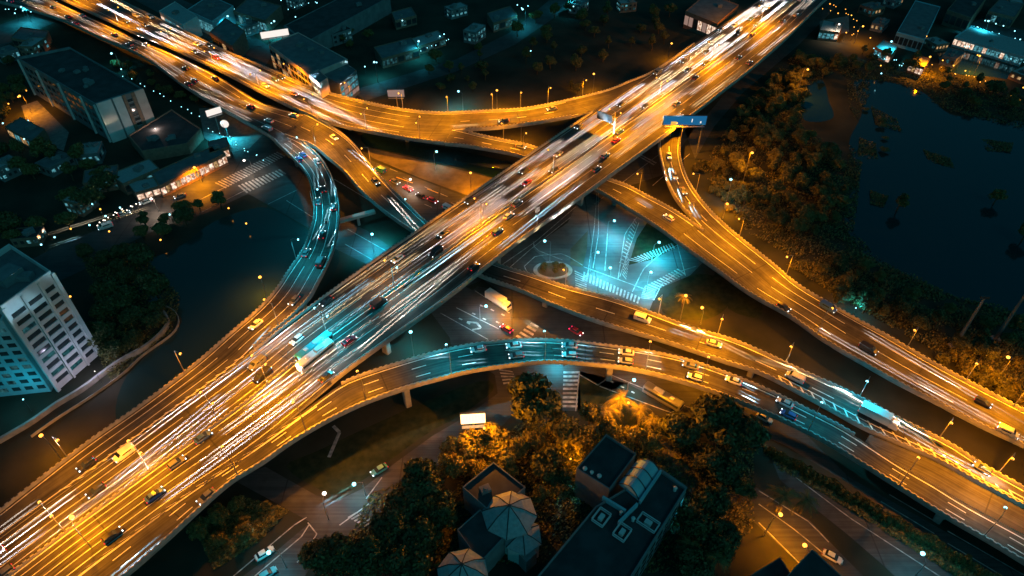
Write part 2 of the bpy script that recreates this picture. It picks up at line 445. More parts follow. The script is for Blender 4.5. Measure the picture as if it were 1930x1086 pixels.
gp('water', [(690, 250), (780, 266), (900, 292), (1000, 318), (960, 340), (850, 312), (770, 293), (690, 275)], .03, 'water', sm=3)
gp('grass', [(690, 278), (770, 296), (850, 316), (955, 343), (890, 372), (790, 335), (700, 297)], .04, 'earth')
gp('grass', [(1300, 520), (1345, 520), (1378, 540), (1370, 580), (1330, 603), (1270, 600), (1245, 580), (1270, 545)], .16, 'grass', sm=3)
gp('grass', [(1345, 522), (1372, 500), (1430, 560), (1430, 600), (1372, 582), (1378, 545)], .12, 'grass', sm=3)
gp('grass', [(1225, 412), (1260, 428), (1290, 458), (1230, 490), (1185, 500), (1200, 450)], .12, 'grass')
gp('grass', [(1075, 470), (1108, 435), (1106, 470), (1098, 505), (1075, 500)], .12, 'earth')
gp('grass', [(750, 780), (900, 720), (930, 735), (870, 782), (810, 815), (735, 868), (675, 912), (632, 932), (600, 922), (540, 880), (600, 850)], .12, 'grass', sm=3)
gp('grass', [(1093, 712), (1122, 722), (1190, 760), (1260, 800), (1230, 830), (1095, 790)], .12, 'grass')
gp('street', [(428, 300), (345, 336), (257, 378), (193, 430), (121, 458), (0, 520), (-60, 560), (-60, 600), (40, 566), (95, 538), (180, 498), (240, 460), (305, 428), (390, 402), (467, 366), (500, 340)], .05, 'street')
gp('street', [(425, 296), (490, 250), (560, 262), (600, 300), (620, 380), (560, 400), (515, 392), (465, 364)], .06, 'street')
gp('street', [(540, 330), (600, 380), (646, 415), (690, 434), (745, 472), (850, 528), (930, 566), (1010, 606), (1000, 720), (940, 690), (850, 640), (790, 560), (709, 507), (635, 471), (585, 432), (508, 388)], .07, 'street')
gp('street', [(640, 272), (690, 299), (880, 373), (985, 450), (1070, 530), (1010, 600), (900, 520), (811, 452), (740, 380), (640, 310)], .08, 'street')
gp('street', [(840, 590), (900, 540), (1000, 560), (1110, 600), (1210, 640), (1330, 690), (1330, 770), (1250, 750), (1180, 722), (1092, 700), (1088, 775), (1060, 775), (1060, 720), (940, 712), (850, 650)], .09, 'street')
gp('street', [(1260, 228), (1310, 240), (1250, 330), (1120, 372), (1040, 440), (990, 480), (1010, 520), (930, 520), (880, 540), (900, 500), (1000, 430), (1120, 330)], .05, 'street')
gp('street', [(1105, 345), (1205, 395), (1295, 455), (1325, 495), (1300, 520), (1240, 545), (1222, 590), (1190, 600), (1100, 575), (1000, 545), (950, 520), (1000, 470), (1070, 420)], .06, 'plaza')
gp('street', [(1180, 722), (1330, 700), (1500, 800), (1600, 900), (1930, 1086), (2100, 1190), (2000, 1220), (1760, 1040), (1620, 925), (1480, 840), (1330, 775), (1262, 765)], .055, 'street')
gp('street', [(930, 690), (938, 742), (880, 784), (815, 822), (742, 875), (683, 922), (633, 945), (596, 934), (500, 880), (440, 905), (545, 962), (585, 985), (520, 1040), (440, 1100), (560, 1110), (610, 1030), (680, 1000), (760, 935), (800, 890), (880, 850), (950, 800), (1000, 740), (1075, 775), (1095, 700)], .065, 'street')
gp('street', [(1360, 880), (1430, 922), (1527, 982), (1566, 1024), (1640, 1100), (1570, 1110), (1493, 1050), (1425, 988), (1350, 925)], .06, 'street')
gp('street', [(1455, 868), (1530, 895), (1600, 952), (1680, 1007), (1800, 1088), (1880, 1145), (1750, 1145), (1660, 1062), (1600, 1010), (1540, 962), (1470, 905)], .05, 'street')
gp('street', [(180, -40), (260, -40), (440, 45), (520, 95), (500, 125), (420, 90), (300, 25)], .05, 'street')
gp('street', [(-40, 60), (110, 10), (130, 30), (0, 90), (-40, 100)], .055, 'street')
gp('street', [(690, 190), (660, 172), (860, 112), (960, 62), (1030, 5), (1080, -40), (1130, -40), (1050, 30), (970, 85), (860, 135)], .05, 'street')
gp('street', [(1290, 245), (1330, 220), (1380, 160), (1480, 80), (1560, 0), (1590, 0), (1500, 90), (1400, 175), (1345, 240), (1310, 300)], .05, 'street')
gp('street', [(1545, 40), (1600, 30), (1600, 60), (1545, 75)], .06, 'paving')
gp('parking_lot', [(1795, 62), (1850, 35), (1990, 75), (1990, 120), (1880, 92)], .06, 'street')
gp('pavement', [(330, 330), (425, 285), (432, 300), (345, 338), (262, 378), (250, 366)], .11, 'paving')
gp('parking_lot', [(375, 205), (440, 200), (500, 250), (470, 280), (425, 290), (385, 260)], .07, 'paving')
gp('courtyard', [(70, 190), (130, 250), (120, 285), (60, 260), (40, 200)], .06, 'paving')
gp('path', [(1205, 800), (1250, 830), (1300, 880), (1370, 960), (1345, 975), (1280, 905), (1225, 850)], .06, 'earth', sm=3)
# the walled promenade round the pond below the tall block
def ribbon(name, pts, z0, z1, wd, m, label=None, cat=None, group=None, base=0):
    P = resample(smooth([(p[0], p[1], 0) for p in pts], 0), 2.0); mb = MB(); vs = []; fs = []
    for i, p in enumerate(P):
        d = P[min(i + 1, len(P) - 1)] - P[max(i - 1, 0)]; d.normalize(); nn = Vector((-d.y, d.x, 0)) * wd / 2
        for q in (nn, -nn):
            for z in (z0, z1): vs.append(p + q + Vector((0, 0, z)))
    for i in range(len(P) - 1):
        a, b = i * 4, i * 4 + 4
        fs += [(a + 1, a + 3, b + 3, b + 1), (a, a + 1, b + 1, b), (a + 3, a + 2, b + 2, b + 3)]
    fs += [(0, 2, 3, 1), (len(vs) - 4, len(vs) - 3, len(vs) - 1, len(vs) - 2)]
    mb.raw(vs, fs); o = mb.build(name, M[m])
    if label: tag(o, label, cat, group)
    else: o['kind'] = 'structure'
    return o
ribbon('retaining_wall', [(0, 835), (60, 800), (110, 765), (160, 735), (220, 690), (280, 655), (312, 625), (318, 605), (300, 580)], 0, 1.6, .8, 'concrete', 'long low concrete wall curving along the pond below the tall white block', 'wall')
ribbon('pond_railing', [(60, 825), (110, 790), (180, 745), (235, 705), (270, 672), (325, 632), (338, 605), (325, 585), (290, 573)], 0, .9, .15, 'concrete', 'thin pale railing at the pond edge outside the curved wall', 'railing')

# ------------------------------------------------------------------ elevated roads
Z = 12.0
r_main = Road([(-120, 1105), (60, 972), (200, 872), (340, 768), (442, 693), (550, 606), (700, 497), (870, 380), (1080, 237), (1290, 95), (1428, 1), (1580, -102)],
              [(-60, 1240), (60, 1150), (140, 1086), (200, 1040), (350, 930), (475, 846), (600, 745), (650, 703), (742, 636), (839, 567), (980, 455), (1120, 355), (1319, 207), (1460, 94), (1552, 5), (1680, -115)], Z)
r_loop = Road([(545, 258, 8), (571, 270, 8.3), (604, 298, 8.6), (626, 334, 9), (637, 370, 9), (640, 408, 9), (633, 458, 9.5), (618, 499, 10), (596, 541, 10.4), (585, 562, 10.8), (546, 601, 11.2), (508, 631, 11.6), (480, 655, 12), (442, 691, 12), (340, 766, 12), (200, 870, 12), (60, 970, 12), (-120, 1103, 12)],
              [(500, 253, 8), (521, 270, 8.3), (571, 320, 8.8), (588, 361, 9), (592, 403, 9), (585, 436, 9.2), (571, 474, 9.6), (546, 510, 10), (508, 566, 10.6), (440, 627, 11.6), (367, 689, 12), (260, 770, 12), (160, 840, 12), (0, 965, 12), (-130, 1065, 12)], Z, dz=-.03)
r_west = Road([(60, -25), (110, 5), (207, 50), (260, 76), (304, 93), (400, 138), (480, 187), (520, 203), (590, 221), (615, 236)],
              [(0, 5), (60, 20), (130, 44), (200, 77), (271, 108), (351, 166), (425, 210), (500, 253), (520, 268)], 8.0, dz=-.06)
r_cross = Road([(575, 214, 8), (590, 221, 8), (640, 250, 8), (671, 277, 8), (684, 295, 7.8), (709, 325, 7.5), (742, 361, 7), (776, 394, 6.5), (809, 425, 6), (860, 465, 6), (944, 502, 6), (1000, 519, 6), (1070, 543, 6), (1153, 565, 6), (1225, 590, 6), (1305, 620, 6), (1374, 639, 6), (1430, 662, 6), (1513, 701, 6), (1607, 744, 6), (1706, 797, 6), (1795, 840, 6), (1844, 874, 6), (1930, 921, 6), (2060, 995, 6)],
               [(535, 254, 8), (545, 258, 8), (590, 276, 8), (618, 300, 7.8), (646, 322, 7.5), (682, 364, 7), (715, 394, 6.5), (748, 419, 6), (787, 444, 6), (845, 490, 6), (911, 524, 6), (980, 548, 6), (1043, 576, 6), (1115, 604, 6), (1187, 626, 6), (1253, 645, 6), (1319, 667, 6), (1374, 686, 6), (1430, 703, 6), (1500, 738, 6), (1568, 775, 6), (1640, 815, 6), (1701, 840, 6), (1770, 870, 6), (1844, 912, 6), (1930, 957, 6), (2060, 1030, 6)], 6)
r_north = Road([(60, -85), (140, -45), (240, 8), (345, 58), (420, 95), (500, 128), (585, 166), (673, 190), (756, 207), (825, 214), (872, 213)],
               [(20, -50), (110, -4), (207, 41), (260, 66), (304, 83), (400, 127), (497, 177), (560, 208), (629, 235), (756, 260), (850, 273), (870, 276)], 8.0)
r_merge = Road([(850, 214, 8), (894, 211, 8.5), (980, 207, 10), (1043, 196, 11), (1137, 174, 12), (1181, 157, 12), (1236, 133, 12), (1308, 83, 12)],
               [(848, 248, 8), (867, 246, 8.1), (922, 243, 9), (980, 236, 10), (1060, 222, 11.4), (1110, 210, 12), (1170, 177, 12), (1236, 134, 12), (1310, 83, 12)], Z, dz=-.05)
r_east = Road([(848, 242, 8), (867, 246, 8), (922, 260, 7.5), (980, 271, 7), (1015, 281, 6.5), (1075, 305, 6), (1140, 336, 6), (1181, 350, 6), (1222, 372, 6), (1264, 394, 6), (1291, 411, 6), (1327, 437, 6), (1340, 448, 6)],
              [(838, 272, 8), (856, 274, 8), (894, 279, 7.5), (985, 297, 6.6), (1050, 324, 6), (1119, 356, 6), (1153, 375, 6), (1198, 403, 6), (1236, 427, 6), (1278, 458, 6), (1300, 474, 6)], 6, dz=-.04)
r_ramp = Road([(1370, 110), (1320, 175), (1296, 215), (1286, 250), (1282, 276), (1283, 300), (1294, 336), (1316, 372), (1347, 408), (1360, 419)],
              [(1335, 100), (1285, 165), (1258, 210), (1245, 245), (1240, 271), (1245, 306), (1261, 353), (1280, 386), (1308, 416), (1327, 438), (1338, 447)], 6, dz=-.02)
r_far = Road([(1340, 402), (1352, 413), (1391, 447), (1460, 502), (1502, 538), (1585, 587), (1679, 639), (1761, 687), (1844, 731), (1930, 775), (2060, 842)],
             [(1270, 453), (1285, 463), (1319, 488), (1363, 519), (1416, 558), (1485, 595), (1557, 646), (1623, 684), (1706, 731), (1761, 758), (1844, 802), (1930, 842), (2060, 908)], 6)
r_south = Road([(60, 1150), (140, 1086), (200, 1040), (350, 930), (475, 846), (599, 755), (646, 722), (687, 706), (756, 684), (825, 664, 11.5), (894, 650, 11), (980, 642, 10.5), (1037, 642, 10), (1098, 646, 9.5), (1170, 656, 9), (1225, 664, 8.5), (1291, 678, 8), (1374, 706, 7.3), (1460, 742, 6.6), (1513, 769, 6.3), (1585, 805, 6), (1637, 838, 6), (1706, 883, 6), (1761, 913, 6), (1817, 949, 6), (1930, 1010, 6), (2060, 1083, 6)],
               [(120, 1180), (200, 1118), (240, 1084), (304, 1029), (387, 952), (442, 905), (500, 872), (544, 838), (618, 794), (687, 761), (756, 736), (825, 717, 11.5), (894, 700, 11), (980, 688, 10.5), (1043, 683, 10), (1126, 688, 9.5), (1209, 700, 8.8), (1291, 722, 8), (1374, 750, 7.3), (1460, 786, 6.6), (1513, 811, 6.3), (1563, 838, 6), (1640, 885, 6), (1706, 927, 6), (1789, 979, 6), (1872, 1026, 6), (1930, 1062, 6), (2060, 1140, 6)], Z, dz=-.03)
r_wedge = Road([(1640, 817), (1701, 843), (1770, 873), (1844, 915), (1930, 960), (2060, 1033)],
               [(1634, 828), (1637, 835), (1706, 880), (1761, 911), (1817, 947), (1930, 1008), (2060, 1081)], 6, dz=-.08)
ROADS = dict(main=r_main, loop=r_loop, west=r_west, cross=r_cross, north=r_north, merge=r_merge, east=r_east, ramp=r_ramp, far=r_far, south=r_south, wedge=r_wedge)
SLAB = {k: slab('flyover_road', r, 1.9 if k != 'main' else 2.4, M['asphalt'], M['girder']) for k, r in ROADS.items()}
Lr = {k: r.len for k, r in ROADS.items()}
x_gore = r_south.sd(625, 760, 12)
markings(r_main, SLAB['main'], (.135, .225, .315, .40, .575, .665, .755, .845), (1.2, -1.2), 0, None, (52, 4), .15)  # real lane lines; the long dashes imitate continuous light streaks
mb = MB()
for f in (.465, .505): strip(mb, r_main, lambda x, W, f=f: W * f, 0, r_main.len, .3)
mb.build('lane_markings', M['paint'], SLAB['main'])
markings(r_loop, SLAB['loop'], (.36, .66), dash=(40, 4), w=.15)
markings(r_west, SLAB['west'], (.25, .5, .75), dash=(40, 4), w=.15)
markings(r_cross, SLAB['cross'], (.5,), (.8, -.8), 0, None, (6, 10))
markings(r_north, SLAB['north'], (.22, .42, .62, .82), dash=(46, 4), w=.15)
markings(r_merge, SLAB['merge'], (.5,), x1=r_merge.sd(1090, 210, 11.5))
markings(r_east, SLAB['east'], (.5,))
markings(r_ramp, SLAB['ramp'], (.5,))
markings(r_far, SLAB['far'], (.27, .5, .75), dash=(26, 8), w=.17)
markings(r_south, SLAB['south'], (.36, .68), dash=(4, 9))
# gore chevrons painted where carriageways part
def chevrons(name, r, xs, f0, f1, parent, w=.5):
    mb = MB()
    for x in xs:
        a, b = r.pos(x, f0(x), .03), r.pos(x + 2.2, f1(x), .03); d = r.dir(x, .5) * w
        mb.face([a, b, b + d, a + d]); 
        if mb.v: 
            n = (b - a).cross(d)
            if n.z < 0: mb.f[-1] = mb.f[-1][::-1]
    return mb.build(name, M['paint'], parent)
x0 = r_cross.sd(1465, 700, 6)
chevrons('gore_markings', r_cross, [x0 + 3.0 * i for i in range(24)], lambda x: .72 - .010 * (x - x0) * .3, lambda x: .94, SLAB['cross'])
x1 = r_loop.sd(300, 790, 12)
chevrons('gore_markings', r_loop, [x1 - 26 + 3 * i for i in range(17)], lambda x: .04, lambda x: .16, SLAB['loop'])
x2 = r_south.sd(600, 772, 12)
chevrons('gore_markings', r_south, [x2 - 64 + 3.6 * i for i in range(17)], lambda x: .02, lambda x: .02 + .10 * max(.15, (x - x2 + 70) / 70), SLAB['south'])
mb = MB(); strip(mb, r_cross, lambda x, W: W * .70, x0, x0 + 70, .25); strip(mb, r_south, lambda x, W: .5 + .12 * W * max(0, (x - x2 + 70) / 70), x2 - 66, x2, .3)
mb.build('lane_markings', M['paint'], SLAB['cross'])

# parapets
def par(r, side, px0, px1, label, z=None, **k):
    zz = (r.L[0].z + r.L[-1].z) / 2
    a = r.sd(*px0) if isinstance(px0, tuple) else px0; b = r.sd(*px1) if isinstance(px1, tuple) else px1
    return parapet(r, side, a, b, label, **k)
xm = r_main.sd(490, 690, 12); xk = r_main.sd(1150, 220, 12)
par(r_main, 'L', xm, xk - 3, 'notched concrete parapet along the upper left edge of the straight main highway')
par(r_main, 'R', r_main.sd(560, 720, 12) + 6, Lr['main'], 'notched concrete parapet along the lower right edge of the straight main highway')
parapet(r_main, 'L', 0, Lr['main'], 'notched median barrier down the middle of the straight main highway', f=.485, name='median_barrier', cat='barrier', base=.6, top=.95)
par(r_loop, 'L', 10, r_loop.sd(480, 660, 12), 'notched concrete parapet on the inner right side of the left loop ramp')
par(r_loop, 'R', 0, Lr['loop'], 'long notched parapet on the outer pond side of the left loop ramp')
par(r_west, 'R', 0, Lr['west'] - 2, 'notched parapet on the lower side of the upper left highway beside the long block')
par(r_cross, 'L', 0, Lr['cross'], 'notched parapet on the upper side of the road passing beneath the main highway')
par(r_cross, 'R', 14, Lr['cross'], 'notched parapet on the lower side of the road passing beneath the main highway')
par(r_north, 'L', 0, Lr['north'], 'notched parapet on the upper side of the upper left highway by the low buildings')
par(r_north, 'R', 0, Lr['north'], 'notched barrier dividing the two carriageways of the upper left highway')
par(r_merge, 'L', 0, Lr['merge'], 'notched parapet on the upper side of the slip road curving into the main highway')
par(r_merge, 'R', 6, r_merge.sd(1080, 214, 11.6), 'notched parapet on the lower side of the slip road curving into the main highway')
par(r_east, 'L', 8, Lr['east'] - 4, 'notched parapet on the upper side of the straight road above the lit junction')
par(r_east, 'R', 0, Lr['east'], 'notched parapet on the lower side of the straight road above the lit junction')
par(r_ramp, 'L', 0, Lr['ramp'], 'notched parapet on the wooded outer side of the curved right ramp')
par(r_ramp, 'R', 0, Lr['ramp'] - 4, 'notched parapet on the inner side of the curved right ramp')
par(r_far, 'L', 0, Lr['far'], 'notched parapet on the pond side of the far right road')
par(r_far, 'R', 0, Lr['far'], 'notched parapet on the lower side of the far right road')
par(r_south, 'L', x_gore + 4, r_south.sd(1600, 830, 6), 'notched parapet on the upper inside edge of the bow shaped southern ramp')
par(r_south, 'R', 0, Lr['south'], 'notched parapet on the lower outside edge of the bow shaped southern ramp')

# piers
PIER_N = 0
def pier(px, py, top, label, wide=5.0, rz=0.0, h0=0):
    p = at(px, py, 0); t = thing('bridge_pier', label, 'pier', (p.x, p.y, 0), rz, 'piers under the elevated roads')
    mb = MB(); mb.prism([(-.85, -1.0), (-.6, -1.2), (.6, -1.2), (.85, -1.0), (.85, 1.0), (.6, 1.2), (-.6, 1.2), (-.85, 1.0)], h0, top - 2.9); mb.build('column', M['girder'], t)
    mb = MB(); vs = []
    for z, hw in ((top - 3.1, 1.4), (top - 1.95, wide)): vs += [(-1.0, -hw, z), (1.0, -hw, z), (1.0, hw, z), (-1.0, hw, z)]
    mb.raw(vs, [(0, 3, 2, 1), (4, 5, 6, 7), (0, 1, 5, 4), (1, 2, 6, 5), (2, 3, 7, 6), (3, 0, 4, 7)]); mb.build('crosshead', M['girder'], t)
def pier_under(key, xs, names, wide=None, n=1):
    r = ROADS[key]
    for x, nm in zip(xs, names):
        for f in ((.5,) if n == 1 else (.24, .76)):
            p = r.pos(x, f); d = r.dir(x, .5)
            t = thing('bridge_pier', nm if n == 1 else ('left hand ' if f < .5 else 'right hand ') + nm, 'pier', (p.x, p.y, 0), math.atan2(d.y, d.x), 'piers under the elevated roads')
            top = p.z; hw = (wide or r.width(x) * .30) if n == 1 else r.width(x) * .16
            mb = MB(); mb.prism([(-.85, -1.0), (-.6, -1.2), (.6, -1.2), (.85, -1.0), (.85, 1.0), (.6, 1.2), (-.6, 1.2), (-.85, 1.0)], 0, top - 3.2); mb.build('column', M['girder'], t)
            mb = MB(); vs = []
            for z, h in ((top - 3.3, 1.4), (top - (2.0 if key != 'main' else 2.5), hw)): vs += [(-1.0, -h, z), (1.0, -h, z), (1.0, h, z), (-1.0, h, z)]
            mb.raw(vs, [(0, 3, 2, 1), (4, 5, 6, 7), (0, 1, 5, 4), (1, 2, 6, 5), (2, 3, 7, 6), (3, 0, 4, 7)]); mb.build('crosshead', M['girder'], t)
pier_under('far', [r_far.sd(1460, 570, 6), r_far.sd(1575, 640, 6), r_far.sd(1735, 730, 6)], ['concrete pier under the far right road nearest the lit junction', 'concrete pier under the middle of the far right road', 'concrete pier with wide crosshead under the far right road near the frame edge'])
pier_under('east', [r_east.sd(1160, 360, 6), r_east.sd(1300, 455, 6) - 2], ['teal lit concrete pier beside the main highway at the lit junction', 'concrete pier where the right ramp joins above the lit junction'])
pier_under('cross', [r_cross.sd(1030, 550, 6), r_cross.sd(1420, 680, 6), r_cross.sd(640, 290, 7.8)], ['concrete pier behind the truck under the middle crossing road', 'concrete pier under the crossing road beside the bow shaped ramp', 'concrete pier under the crossing road at its upper left end'])
pier_under('south', [r_south.sd(765, 710, 12), r_south.sd(1150, 675, 9.5), r_south.sd(1400, 735, 7)], ['concrete pier under the left part of the bow shaped ramp', 'concrete pier under the crown of the bow shaped ramp', 'concrete pier under the right part of the bow shaped ramp'])
pier_under('loop', [r_loop.sd(555, 280, 8.4), r_loop.sd(614, 400, 9), r_loop.sd(560, 545, 10.4)], ['concrete pier under the loop ramp next to the zebra crossings', 'concrete pier under the middle bend of the loop ramp', 'concrete pier under the loop ramp beside the pond'])
pier_under('north', [r_north.sd(575, 190, 8), r_north.sd(650, 215, 8), r_north.sd(760, 235, 8)], ['concrete pier under the upper left highway behind the loop ramp', 'concrete pier under the upper left highway left of the canal', 'concrete pier under the upper left highway standing by the canal'])
pier_under('main', [r_main.sd(905, 430, 12), r_main.sd(1060, 318, 12), r_main.sd(700, 590, 12), r_main.sd(1230, 190, 12)], ['pier under the main highway beside the red car street', 'pier under the main highway by the canal', 'pier under the main highway by the truck junction', 'pier under the main highway beyond the overhead sign'], n=2)
pier_under('south', [r_south.sd(1775, 960, 6)], ['brown concrete pier block beside the lower right underpass road'])

# street markings at ground level
def line_px(mb, pts, w=.25, z=.13):
    P = resample([at(p[0], p[1], z) for p in pts], 3)
    for a, b in zip(P, P[1:]):
        d = (b - a).normalized(); nn = Vector((-d.y, d.x, 0)) * w / 2
        mb.face([a - nn, b - nn, b + nn, a + nn])
def zebra(mb, a0, a1, b0, b1, n, fill=.5, z=.14):
    """n stripes; the crossing runs from the edge a0-a1 to the edge b0-b1 (pixels)"""
    A0, A1, B0, B1 = at(*a0, z), at(*a1, z), at(*b0, z), at(*b1, z)
    for i in range(n):
        t0, t1 = i / n, (i + fill) / n
        q = [A0.lerp(B0, t0), A0.lerp(B0, t1), A1.lerp(B1, t1), A1.lerp(B1, t0)]
        if (q[1] - q[0]).cross(q[2] - q[1]).z < 0: q = q[::-1]
        mb.face(q)
def marks(name, fn, m='worn'):
    mb = MB(); fn(mb); o = mb.build(name, M[m]); o['kind'] = 'structure'; return o
def z1(mb):
    zebra(mb, (405, 345), (425, 355), (525, 285), (540, 293), 24)
    zebra(mb, (448, 350), (465, 364), (530, 318), (543, 326), 13)
    zebra(mb, (1083, 510), (1105, 520), (1085, 545), (1106, 552), 8)
    zebra(mb, (1100, 512), (1098, 528), (1210, 562), (1206, 574), 17)
    zebra(mb, (1207, 562), (1232, 565), (1215, 540), (1235, 548), 7)
    zebra(mb, (1215, 540), (1235, 548), (1280, 505), (1295, 515), 12)
    zebra(mb, (1180, 478), (1186, 490), (1172, 520), (1180, 530), 9)
    zebra(mb, (1182, 490), (1205, 495), (1235, 470), (1240, 482), 9)
    zebra(mb, (1235, 470), (1240, 482), (1268, 457), (1275, 467), 7)
    zebra(mb, (1195, 412), (1200, 420), (1165, 500), (1178, 505), 14, .3)
    zebra(mb, (1062, 700), (1092, 700), (1060, 772), (1088, 772), 9)
    zebra(mb, (940, 695), (966, 700), (950, 728), (976, 722), 5)
    zebra(mb, (655, 975), (672, 965), (690, 995), (710, 983), 6)
    zebra(mb, (965, 640), (990, 655), (1005, 605), (1018, 612), 6)
    zebra(mb, (1195, 290), (1232, 312), (1200, 285), (1240, 305), 2)
marks('crosswalk', z1)
def z2(mb):
    for pts in ([(1106, 530), (1120, 430), (1125, 365)], [(1165, 525), (1178, 440), (1200, 410)], [(1140, 510), (1145, 440)], [(1100, 503), (1215, 545)],
                [(945, 500), (1010, 455), (1085, 390)], [(960, 505), (1000, 470), (1075, 410)], [(1005, 455), (1008, 470), (1060, 490)], [(1275, 455), (1292, 520)], [(1192, 550), (1212, 508), (1250, 474), (1292, 456)], [(1232, 566), (1248, 534), (1280, 512), (1312, 502)], [(1168, 522), (1186, 468), (1204, 420)], [(1128, 360), (1128, 440), (1118, 505)], [(1015, 530), (985, 505), (1010, 482), (1062, 478), (1098, 500)],
                [(1230, 350), (1300, 290)], [(1120, 385), (1250, 285), (1300, 235)],
                [(1092, 700), (1085, 775)], [(1092, 706), (1130, 728), (1150, 705)], [(1130, 728), (1270, 780)], [(1150, 706), (1315, 775)],
                [(1676, 932), (1761, 982)], [(1660, 945), (1761, 1006)], [(1786, 1001), (1930, 1084)], [(1786, 1024), (1890, 1086)],
                [(1430, 985), (1493, 1048), (1520, 1075)], [(1430, 925), (1527, 985), (1562, 1022)], [(1500, 900), (1600, 975), (1700, 1040), (1780, 1092)],
                [(1430, 950), (1500, 1000), (1560, 1050)],
                [(560, 1060), (600, 1010), (580, 985)], [(440, 1086), (560, 985), (578, 975)], [(480, 1086), (570, 1010), (582, 990)],
                [(505, 385), (560, 358)], [(540, 378), (590, 410)], [(600, 400), (640, 425)], [(650, 460), (720, 500)], [(655, 432), (740, 480)],
                [(630, 338), (700, 380), (750, 408)], [(830, 590), (920, 640)], [(860, 580), (940, 620)], [(895, 548), (960, 590)],
                [(695, 950), (640, 990)], [(720, 900), (690, 940)], [(400, 390), (470, 355)], [(360, 385), (440, 345)], [(380, 400), (455, 362)]):
        line_px(mb, pts, .28)
    for x, y in ((905, 575), (925, 583), (945, 592), (890, 590), (910, 600), (935, 606), (880, 608), (865, 600), (1150, 718), (1170, 728), (1190, 738)):
        line_px(mb, [(x, y), (x + 6, y + 3)], .5)
    line_px(mb, [(880, 607), (898, 608), (908, 614), (905, 621), (890, 622)], .7)
    line_px(mb, [(620, 862), (640, 815), (636, 800), (628, 803)], .9)
    for x, y in ((735, 318), (760, 335), (800, 352), (790, 370), (830, 365), (850, 382), (800, 385), (765, 348)): line_px(mb, [(x, y), (x + 14, y + 6)], .3)
marks('street_markings', z2)
def z3(mb):
    line_px(mb, [(747, 334), (778, 345)], .4, .15); line_px(mb, [(805, 356), (826, 364)], .4, .15)
marks('street_markings', z3, 'yellow')
# oval traffic island
p = at(1042, 510, 0)
mb = MB(); ring = [(p.x + 6.6 * math.cos(t * math.pi / 16), p.y + 4.6 * math.sin(t * math.pi / 16)) for t in range(32)]
mb.prism(ring, 0.05, .30); tag(mb.build('traffic_island', M['concrete']), 'oval kerbed traffic island with bushes by the lit junction', 'traffic island')
mb = MB(); mb.prism([(p.x + (x - p.x) * .8, p.y + (y - p.y) * .8) for x, y in ring], .29, .40); mb.build('planting_bed', M['earth'], None)['kind'] = 'structure'

# ------------------------------------------------------------------ street lamps
def lamp_data(name, typ, col, energy, size=150, blend=.7, rad=.22):
    d = bpy.data.lights.new(name, typ); d.color = col; d.energy = energy; d.shadow_soft_size = rad
    if typ == 'SPOT': d.spot_size = R(size); d.spot_blend = blend
    return d
SOD, TEAL = (1.0, .300, .0), (.030, .60, .80)
LD = dict(sod=lamp_data('sodium_light', 'SPOT', SOD, 19500, 146, .5), sod_bright=lamp_data('sodium_light', 'SPOT', SOD, 36000, 146, .5), sod_dim=lamp_data('sodium_light', 'SPOT', SOD, 10000, 146, .5),
          sod_wide=lamp_data('sodium_light', 'SPOT', SOD, 22000, 168, .2), sod_bright_wide=lamp_data('sodium_light', 'SPOT', SOD, 38000, 168, .2), sod_dim_wide=lamp_data('sodium_light', 'SPOT', SOD, 10500, 168, .2),
          teal=lamp_data('cool_light', 'SPOT', TEAL, 9000), teal_bright=lamp_data('cool_light', 'SPOT', TEAL, 27000), teal_dim=lamp_data('cool_light', 'SPOT', TEAL, 3500),
          sod_pt=lamp_data('sodium_globe_light', 'POINT', SOD, 28000), teal_pt=lamp_data('cool_globe_light', 'POINT', TEAL, 1300),
          sod_small=lamp_data('sodium_globe_light', 'POINT', SOD, 5000), teal_small=lamp_data('cool_globe_light', 'POINT', TEAL, 2200),
          white=lamp_data('white_light', 'SPOT', (1.0, .72, .52), 6000), white_dim=lamp_data('white_light', 'SPOT', (1.0, .72, .6), 1800), lilac_fill=lamp_data('pale_globe_light', 'POINT', (.75, .72, 1.0), 1900), pink_pt=lamp_data('pale_globe_light', 'POINT', (1.0, .74, .62), 1100))
LAMP_MESH = {}
def lm(key, fn, mats):
    if key not in LAMP_MESH:
        b = MB(); fn(b); LAMP_MESH[key] = b.mesh(key.split('|')[0], mats)
    return LAMP_MESH[key]
def mast(base, h, arms, kind, label, group='street lamps', rz=0.0, reach=2.2, thin=False):
    """arms: list of angles; kind: list of light keys (None = unlit head)"""
    t = thing('street_lamp', label, 'street lamp', base, rz, group)
    def pole(b): b.tube([(0, 0, -.1), (0, 0, .9), (0, 0, 1.0), (0, 0, h)], [.17, .17, .12, .07], 7)
    link(bpy.data.objects.new('pole', lm('pole|%.1f' % h, pole, [M['metal']])), t)
    for a, k in zip(arms, kind):
        def arm(b): b.tube([(0, 0, h - .15), (reach * .35, 0, h + .28), (reach * .75, 0, h + .42), (reach, 0, h + .42)], [.06, .055, .05, .05], 6)
        def head(b):
            b.box((reach + .35, 0, h + .44), (.95, .36, .13), taper=.75)
        def lens(b): b.ball((reach + .38, 0, h + .32), .34 if group == 'street lamps' else .5, nu=10, nv=6, sz=.8)
        o = link(bpy.data.objects.new('arm', lm('arm|%.1f|%.1f' % (h, reach), arm, [M['metal']])), t); o.rotation_euler.z = a
        hd = link(bpy.data.objects.new('lamp_head', lm('lamp_head|%.1f|%.1f' % (h, reach), head, [M['dark_metal']])), t); hd.rotation_euler.z = a
        col = 'sodium' if (k or 'sod').startswith('sod') else ('led' if k.startswith('teal') else 'white_led')
        ln = link(bpy.data.objects.new('lens', lm('lens|%.1f|%.1f|%s|%s' % (h, reach, col, group), lens, [M[col]])), hd)
        if k:
            lo = bpy.data.objects.new('lamp_light', LD[k]); link(lo, hd); lo.location = (reach + .38, 0, h - .10)
    return t
